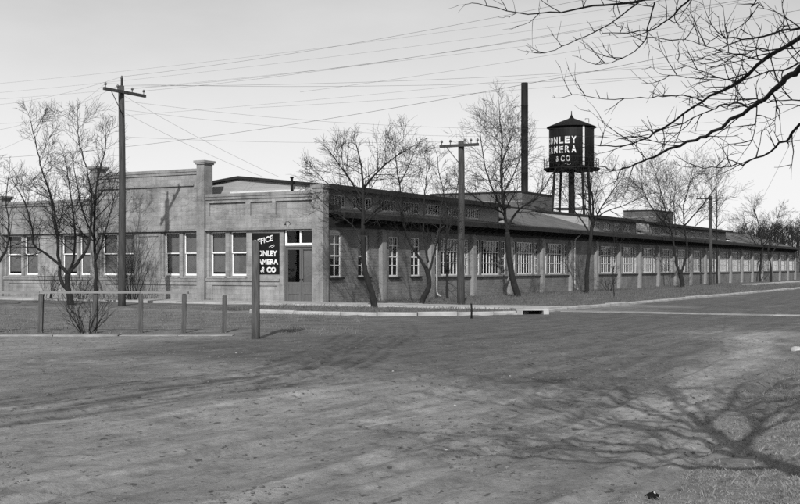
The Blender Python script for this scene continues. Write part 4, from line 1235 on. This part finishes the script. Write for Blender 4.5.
# the tree that leans over the viewer from the right
TB = Vector((2.7, 4.3, 0)); TB.z = gz(TB.x, TB.y)
near = empty('overhanging_tree', TB); tag(near, 'big bare tree whose dark branches hang in from the upper right', 'tree')
t = Tree(77)
tr_pts = [Vector((0, 0, -.3)), Vector((.02, .03, .6)), Vector((0, .0, 1.5)), Vector((-.08, .1, 2.6)), Vector((-.12, .1, 3.6)), Vector((-.1, .2, 5.0)), Vector((.1, .3, 6.6))]
t.guided(tr_pts, .105, .045, 12)
def limb(px_pts, Y0, Y1, r0, r1, root_z=None, spurs=10, slen=.35, lev=2):
    n = len(px_pts); w = []
    if root_z is not None: w.append(Vector((-.06, .08, root_z)))
    for i, (x, y) in enumerate(px_pts):
        f = i / (n - 1); w.append(P(x, y, Y0 + (Y1 - Y0) * f) - TB)
    out, rs, L = t.guided(w, r0 * .47, r1 * .55, 7, .006)
    m = len(out); s0 = int(m * (.30 if root_z is not None else .08))
    for k in range(spurs):
        i = s0 + int((m - 2 - s0) * (k + t.r.random()) / spurs)
        dd = (out[i + 1] - out[i]).normalized(); side = t.rnd(); side -= dd * side.dot(dd); side.normalize()
        d = dd * .8 + side * .75 + Vector((0, 0, .22))
        t.grow(out[i], d, slen * t.r.uniform(.3, 1.25), max(rs[i] * .42, .0045), 2, 2 + lev - 1, .14, .7, .10, .0026, .62, 5)
    t.grow(out[-1], out[-1] - out[-2], slen * .6, rs[-1], 2, 3, .15, .7, .1, .0026, .6, 4)
    return out, rs
limb([(860, 18), (800, 69), (785, 79), (770, 93), (751, 108), (712, 133), (688, 143), (653, 157), (633, 165), (615, 170.5), (602, 167)], 5.6, 8.6, .050, .006, 3.3, 16, .30)
limb([(870, -12), (800, 36), (765, 58), (731, 86), (702, 101), (664, 128), (633, 144), (600, 146), (584, 144)], 6.0, 9.4, .040, .005, 3.6, 18, .42)
limb([(702, 101), (693, 97), (680, 95.5), (663, 96.5), (640, 98), (608, 99.5), (578, 95), (560, 98)], 7.9, 9.4, .013, .004, None, 12, .26)
limb([(751, 108), (738, 103.5), (720, 106), (702, 114), (662, 130), (631, 138), (616, 138)], 6.9, 8.4, .014, .004, None, 12, .3)
limb([(800, -75), (720, -30), (676, -8), (634, 2.5), (594, 6.5), (550, 13), (507, 11), (472, 3)], 6.3, 10.2, .036, .006, 4.3, 16, .38)
limb([(760, -60), (715, -25), (686, 2.6), (670, 18), (649, 30), (613, 33), (600, 31)], 6.5, 9.0, .026, .004, 4.1, 12, .3)
limb([(655, 2), (648, 26), (644, 43), (623, 58), (600, 64.5), (588, 62)], 7.6, 8.6, .012, .004, None, 9, .26)
limb([(640, 1), (621, 16), (603, 28), (568, 44), (545, 53), (533, 52)], 7.8, 9.4, .013, .004, None, 9, .26)
limb([(860, 12), (800, 27), (775, 33.5), (734, 38.7), (721, 37.4), (711, 31)], 5.8, 7.6, .022, .004, 3.5, 9, .3)
limb([(763, 60), (734, 54), (713, 49), (685, 40), (668, 41)], 6.7, 7.8, .010, .003, None, 9, .25)
limb([(860, 70), (800, 126), (781, 143), (757, 158), (732, 166.5), (711, 166.5), (686, 167)], 5.4, 7.4, .022, .004, 3.0, 11, .26)
limb([(747, 74), (721, 80), (685, 77), (659, 73.5)], 7.0, 8.2, .010, .003, None, 8, .26)
limb([(737, 82), (719, 77), (703, 72), (682, 64), (676, 59)], 7.2, 8.3, .009, .003, None, 7, .24)
limb([(770, -20), (759, 4), (747, 20), (735, 38)], 6.2, 7.0, .009, .003, 3.9, 5, .25)
limb([(850, 40), (800, 64.5), (778, 71), (744, 80), (724, 90), (705, 94)], 5.9, 7.6, .018, .003, 3.4, 9, .28)
limb([(757, 104), (756, 120), (752, 140), (742, 155)], 6.8, 7.1, .009, .003, None, 6, .22)
limb([(840, 85), (800, 97), (775, 101), (750, 99), (728, 93)], 5.8, 7.0, .012, .003, 3.2, 8, .28)
limb([(830, 20), (800, 47), (770, 49), (745, 52), (722, 60), (700, 60)], 6.3, 7.8, .013, .003, 3.5, 9, .28)
# the crown above the picture, known by its shade on the ground
for lp_, r_ in (([(-.03, 0, 2.9), (-.45, .55, 3.5), (-1.0, .6, 3.9), (-1.45, 1.1, 4.4), (-1.87, 1.2, 4.6), (-2.7, 1.4, 5.0)], .075),
                ([(-.05, .1, 2.9), (-.1, .9, 3.5), (.6, 1.6, 4.3), (1.2, 2.6, 4.9), (2.1, 3.6, 5.6)], .07),
                ([(-.05, 0, 2.5), (-.8, -.1, 2.85), (-1.7, -.05, 3.0), (-2.8, .1, 3.2)], .055),
                ([(-.05, 0, 2.9), (-.9, .2, 3.3), (-1.9, .4, 3.5), (-3.0, .5, 3.7)], .055),
                ([(-.1, .1, 3.6), (-.6, 1.2, 4.6), (-.9, 2.2, 5.2), (-1.6, 3.2, 5.6)], .06),
                ([(-.1, .1, 3.2), (.5, .6, 3.9), (1.1, .8, 4.5), (1.9, 1.5, 5.0)], .06),
                ([(-.1, .2, 4.6), (-1.2, .4, 5.4), (-2.4, .9, 6.0)], .045)):
    out, rs, L = t.guided([Vector(q) for q in lp_], r_, .018, 7, .02)
    t.sprout(out, rs, L, 10, 1.3, 3, .3, spread=.8, up=.04, rmin=.008, dens=.8)
for k in range(9):
    a = t.r.uniform(-.4, 3.6); z = t.r.uniform(2.9, 6.4)
    d = Vector((math.cos(a), math.sin(a) * .9, t.r.uniform(.25, .9)))
    t.grow(Vector((-.08, .12, z)), d, t.r.uniform(1.7, 3.0), .045, 0, 3, .05, .7, .08, .005, .8, 7)
t.limb.build('trunk', M['bark_dark'], near); t.twig.build('crown', M['twig_dark'], near)

# ------------------------------------------------------------------ far wood
def hill_h(x, y):
    q = float(smooth(50, 170, np.array(x))) * float(smooth(230, 340, np.array(y)))
    return 2.6 * float(smooth(240, 500, np.array(math.hypot(x, y)))) + q * (6.0 + 2.0 * float(vnoise(np.array([x * 1.0]), np.array([y * 1.0]), 45.0, 7)[0]))
t = Tree(99)
for k in range(190):
    a = 735 + 300 * t.r.random(); Y = t.r.uniform(230, 400)
    p = P(a, HZ, Y); p.z = gz(p.x, p.y); p.z += hill_h(p.x, p.y); h = t.r.uniform(8.0, 13.0) * (0.62 + 0.38 * min(1, max(0, (a - 700) / 120)))
    t.limb.tube([p, p + Vector((.1, 0, h * .5)), p + Vector((t.r.uniform(-.4, .4), 0, h * .85))], [.22, .14, .05], 4, False)
    for j in range(11):
        z = h * (.25 + .65 * j / 11); an = t.r.uniform(0, 6.28)
        t.grow(p + Vector((0, 0, z)), Vector((math.cos(an), math.sin(an), .7)), h * .36 * (1.2 - j / 16), .06, 2, 4, .1, .8, .1, .03, 1.0, 3)
fw = MB(); fw.v, fw.f, fw.sm = t.limb.v, t.limb.f, t.limb.sm
off = len(fw.v); fw.v = fw.v + t.twig.v; fw.f = fw.f + [tuple(i + off for i in q) for q in t.twig.f]; fw.sm = fw.sm + t.twig.sm
o = fw.build('far_wood', M['twig']); tag(o, 'leafless wood on the skyline beyond the far end of the factory', 'wood', kind='stuff')
# low rise the wood stands on
s = MB(); prev = None
for x in np.linspace(30, 460, 60):
    row = [(x, y, hill_h(x, y) - .05 if hill_h(x, y) > 0 else -1.5) for y in (228, 245, 262, 280, 300, 325, 350, 380, 420, 470, 540)]
    if prev:
        for a, b, c, d in zip(prev[:-1], prev[1:], row[1:], row[:-1]): s.face([a, b, c, d], True)
    prev = row
o = s.build('hill', M['grass_dark']); tag(o, 'low dark rise under the far wood', 'hill', kind='structure')

# ------------------------------------------------------------------ small things on the ground
def rock_mesh(seed, sx, sy, sz, n=9):
    rr = random.Random(seed); mb = MB(); rings = []
    for i, (ph, rad_) in enumerate(((-.5, .7), (0.05, 1.0), (.5, .75), (.85, .25))):
        ring = []
        for k in range(n):
            a = 2 * math.pi * k / n; q = rad_ * rr.uniform(.75, 1.2)
            ring.append((math.cos(a) * q * sx, math.sin(a) * q * sy, ph * sz * rr.uniform(.85, 1.1)))
        rings.append(ring)
    for a, b in zip(rings[:-1], rings[1:]):
        for k in range(n): mb.face([a[k], a[(k + 1) % n], b[(k + 1) % n], b[k]])
    mb.face(rings[-1]); return mb.mesh('rock')
def on_ground(px, py):
    Y = G(py); x = (px - 400) / F * Y
    for _ in range(6):
        h = gz(x, Y); Y = F * (EYE - h) / (py - HZ); x = (px - 400) / F * Y
    return Vector((x, Y, gz(x, Y)))
o = put('pale_stone', rock_mesh(1, .13, .10, .09), M['stone'], None, on_ground(796.5, 350.5)); tag(o, 'pale stone on the bank at the right edge', 'stone')
p = on_ground(652, 498); 
can = empty('scrap', p); can.rotation_euler = (0, 0, .4); tag(can, 'scrap of white paper over a dark lump in the grass at bottom', 'scrap')
put('dark_lump', rock_mesh(3, .06, .04, .04), M['board'], can, (0, 0, .008))
rr_ = random.Random(8); s = MB(); nn = 7
gp = [[(-.06 + .02 * i + rr_.uniform(-.006, .006), -.03 + .018 * j + rr_.uniform(-.006, .006), .035 + rr_.uniform(-.012, .014) - .01 * abs(i - 3)) for i in range(nn)] for j in range(4)]
for j in range(3):
    for i in range(nn - 1):
        if (i, j) in ((0, 2), (5, 0), (5, 2)): continue
        s.face([gp[j][i], gp[j][i + 1], gp[j + 1][i + 1]]); s.face([gp[j][i], gp[j + 1][i + 1], gp[j + 1][i]])
s.build('paper', M['paper'], can, (0.015, 0.005, 0))
lit = [(455, 405, 'beside the wheel tracks in mid street'), (510, 376, 'in mid street towards the right'), (446, 450, 'low in the centre of the picture'), (393, 371, 'left of the centre of the street'), (236, 353, 'near the foot of the sign post')]
for i, (x, y, d) in enumerate(lit):
    o = put('pebble', rock_mesh(50 + i, .022, .016, .012), M['stone'], None, on_ground(x, y)); tag(o, 'small pale pebble lying ' + d, 'pebble', 'pale pebbles on the street')
# clods kicked up by wheels: too many to count
rs_ = random.Random(5); cm = MB()
protos = []
for k in range(6):
    m_ = rock_mesh(100 + k, 1, rs_.uniform(.6, 1), .6, 6); protos.append(([tuple(v.co) for v in m_.vertices], [tuple(p_.vertices) for p_ in m_.polygons])); bpy.data.meshes.remove(m_)
pts = []
while len(pts) < 15000:
    Y = 6.5 + 19 * rs_.random() ** 1.6; x = rs_.uniform(-.36, .36) * Y
    pts.append((x, Y))
ax_, ay_ = np.array([p[0] for p in pts]), np.array([p[1] for p in pts])
hh = ground_height(ax_, ay_); dn = fbm(ax_, ay_, 1.7, 37, 2) + .35 * fbm(ax_, ay_, .5, 38, 2); bk = zone_bank(ax_, ay_)
for (x, y), h, q, bb in zip(pts, hh, dn, bk):
    if q < -.05 or bb > .6: continue
    sz = .004 + .022 * rs_.random() ** 3.6; a = rs_.uniform(0, 6.28); c, s_ = math.cos(a) * sz, math.sin(a) * sz
    pv, pf = rs_.choice(protos); n = len(cm.v)
    cm.v += [(x + vx * c - vy * s_, y + vx * s_ + vy * c, h + vz * sz + sz * .1) for vx, vy, vz in pv]
    cm.f += [tuple(n + i for i in f_) for f_ in pf]; cm.sm += [False] * len(pf)
o = cm.build('dirt_clods', M['clod']); tag(o, 'loose clods of dirt scattered over the street', 'clods', kind='stuff')

# grass
def grass(name, label, sampler, n, hmin, hmax, w, m, seed, lean=.5):
    rr = np.random.default_rng(seed)
    x, y = sampler(rr, n); h = ground_height(x, y)
    n = len(x); a = rr.uniform(0, 2 * np.pi, n); L = rr.uniform(hmin, hmax, n) * rr.uniform(.6, 1.2, n)
    la = rr.uniform(0, 2 * np.pi, n); ln = rr.uniform(.1, 1, n) * lean * L
    cx, cy = np.cos(a) * w / 2, np.sin(a) * w / 2
    V = np.empty((n, 4, 3)); 
    V[:, 0] = np.stack([x - cx, y - cy, h - .01], 1); V[:, 1] = np.stack([x + cx, y + cy, h - .01], 1)
    mx_, my_ = x + np.cos(la) * ln * .4, y + np.sin(la) * ln * .4
    V[:, 2] = np.stack([mx_ + cx * .6, my_ + cy * .6, h + L * .6], 1)
    V[:, 3] = np.stack([x + np.cos(la) * ln, y + np.sin(la) * ln, h + L], 1)
    idx = np.arange(n)[:, None] * 4
    F_ = np.concatenate([idx + np.array([[0, 1, 2]]), idx + np.array([[0, 2, 3]])], 0)
    me = bpy.data.meshes.new(name); me.from_pydata(V.reshape(-1, 3).tolist(), [], F_.tolist()); me.update()
    o = put(name, me, m); tag(o, label, 'grass', kind='stuff'); return o
def s_bank(rr, n):
    y = 6.8 + 15 * rr.random(n) ** 1.5; x = 1.2 + rr.random(n) * (0.36 * y + .6 - 1.2 + 1.2)
    d = zone_bank(x, y) + .6 * fbm(x, y, .8, 81, 3); k = (d > rr.uniform(-.2, .9, n)) & (x < .42 * y)
    return x[k], y[k]
def s_tuft(rr, n):
    y0 = 7.2 + 11 * rr.random(n); x0 = 1.4 + rr.random(n) * (.36 * y0 - .6); k = zone_bank(x0, y0) > .1
    x0, y0 = x0[k], y0[k]; m = 9
    x = np.repeat(x0, m) + rr.normal(0, .018, len(x0) * m); y = np.repeat(y0, m) + rr.normal(0, .018, len(x0) * m); return x, y
grass('bank_grass', 'short dry grass on the bank at lower right', s_bank, 190000, .006, .024, .003, M['grass_dry'], 1, 1.6)
grass('bank_tufts', 'scattered taller dead grass tufts on the bank', s_tuft, 200, .03, .085, .003, M['grass_dry'], 4, .9)
def s_lawn(rr, n):
    v = rr.uniform(.3, 10.7, n); u = -7.7 + 75 * rr.random(n) ** 1.5
    keep = ~((u > -3.0) & (u < 0.1)); v, u = v[keep], u[keep]
    rc = np.hypot(v - 5.9, u + 3.0); k2 = ~((v > 5.9) & (u < -3) & (rc > 4.7)); v, u = v[k2], u[k2]
    x, y = CORNER.x + CX * v + SX * u, CORNER.y - SX * v + CX * u
    q = fbm(x, y, 2.2, 201, 3) > rr.uniform(-1.2, .6, len(x)); return x[q], y[q]
grass('lawn_grass', 'rough winter grass between the kerb and the brick wall', s_lawn, 60000, .04, .15, .014, M['grass_dark'], 2, .8)
def s_verge(rr, n):
    x = rr.uniform(-22, 4, n); y = rr.uniform(26.9, 44, n)
    v, u = toUV(x, y); k = ((u < -8.2) & (x < -1.0) | (u > -7.8) & (u < -3.0) & (v < 5)); x, y = x[k], y[k]
    q = fbm(x, y, 1.8, 203, 3) > rr.uniform(-.8, .9, len(x)); return x[q], y[q]
grass('verge_grass', 'thin patchy grass behind the rail fence', s_verge, 70000, .02, .09, .010, M['grass_verge'], 3, .9)
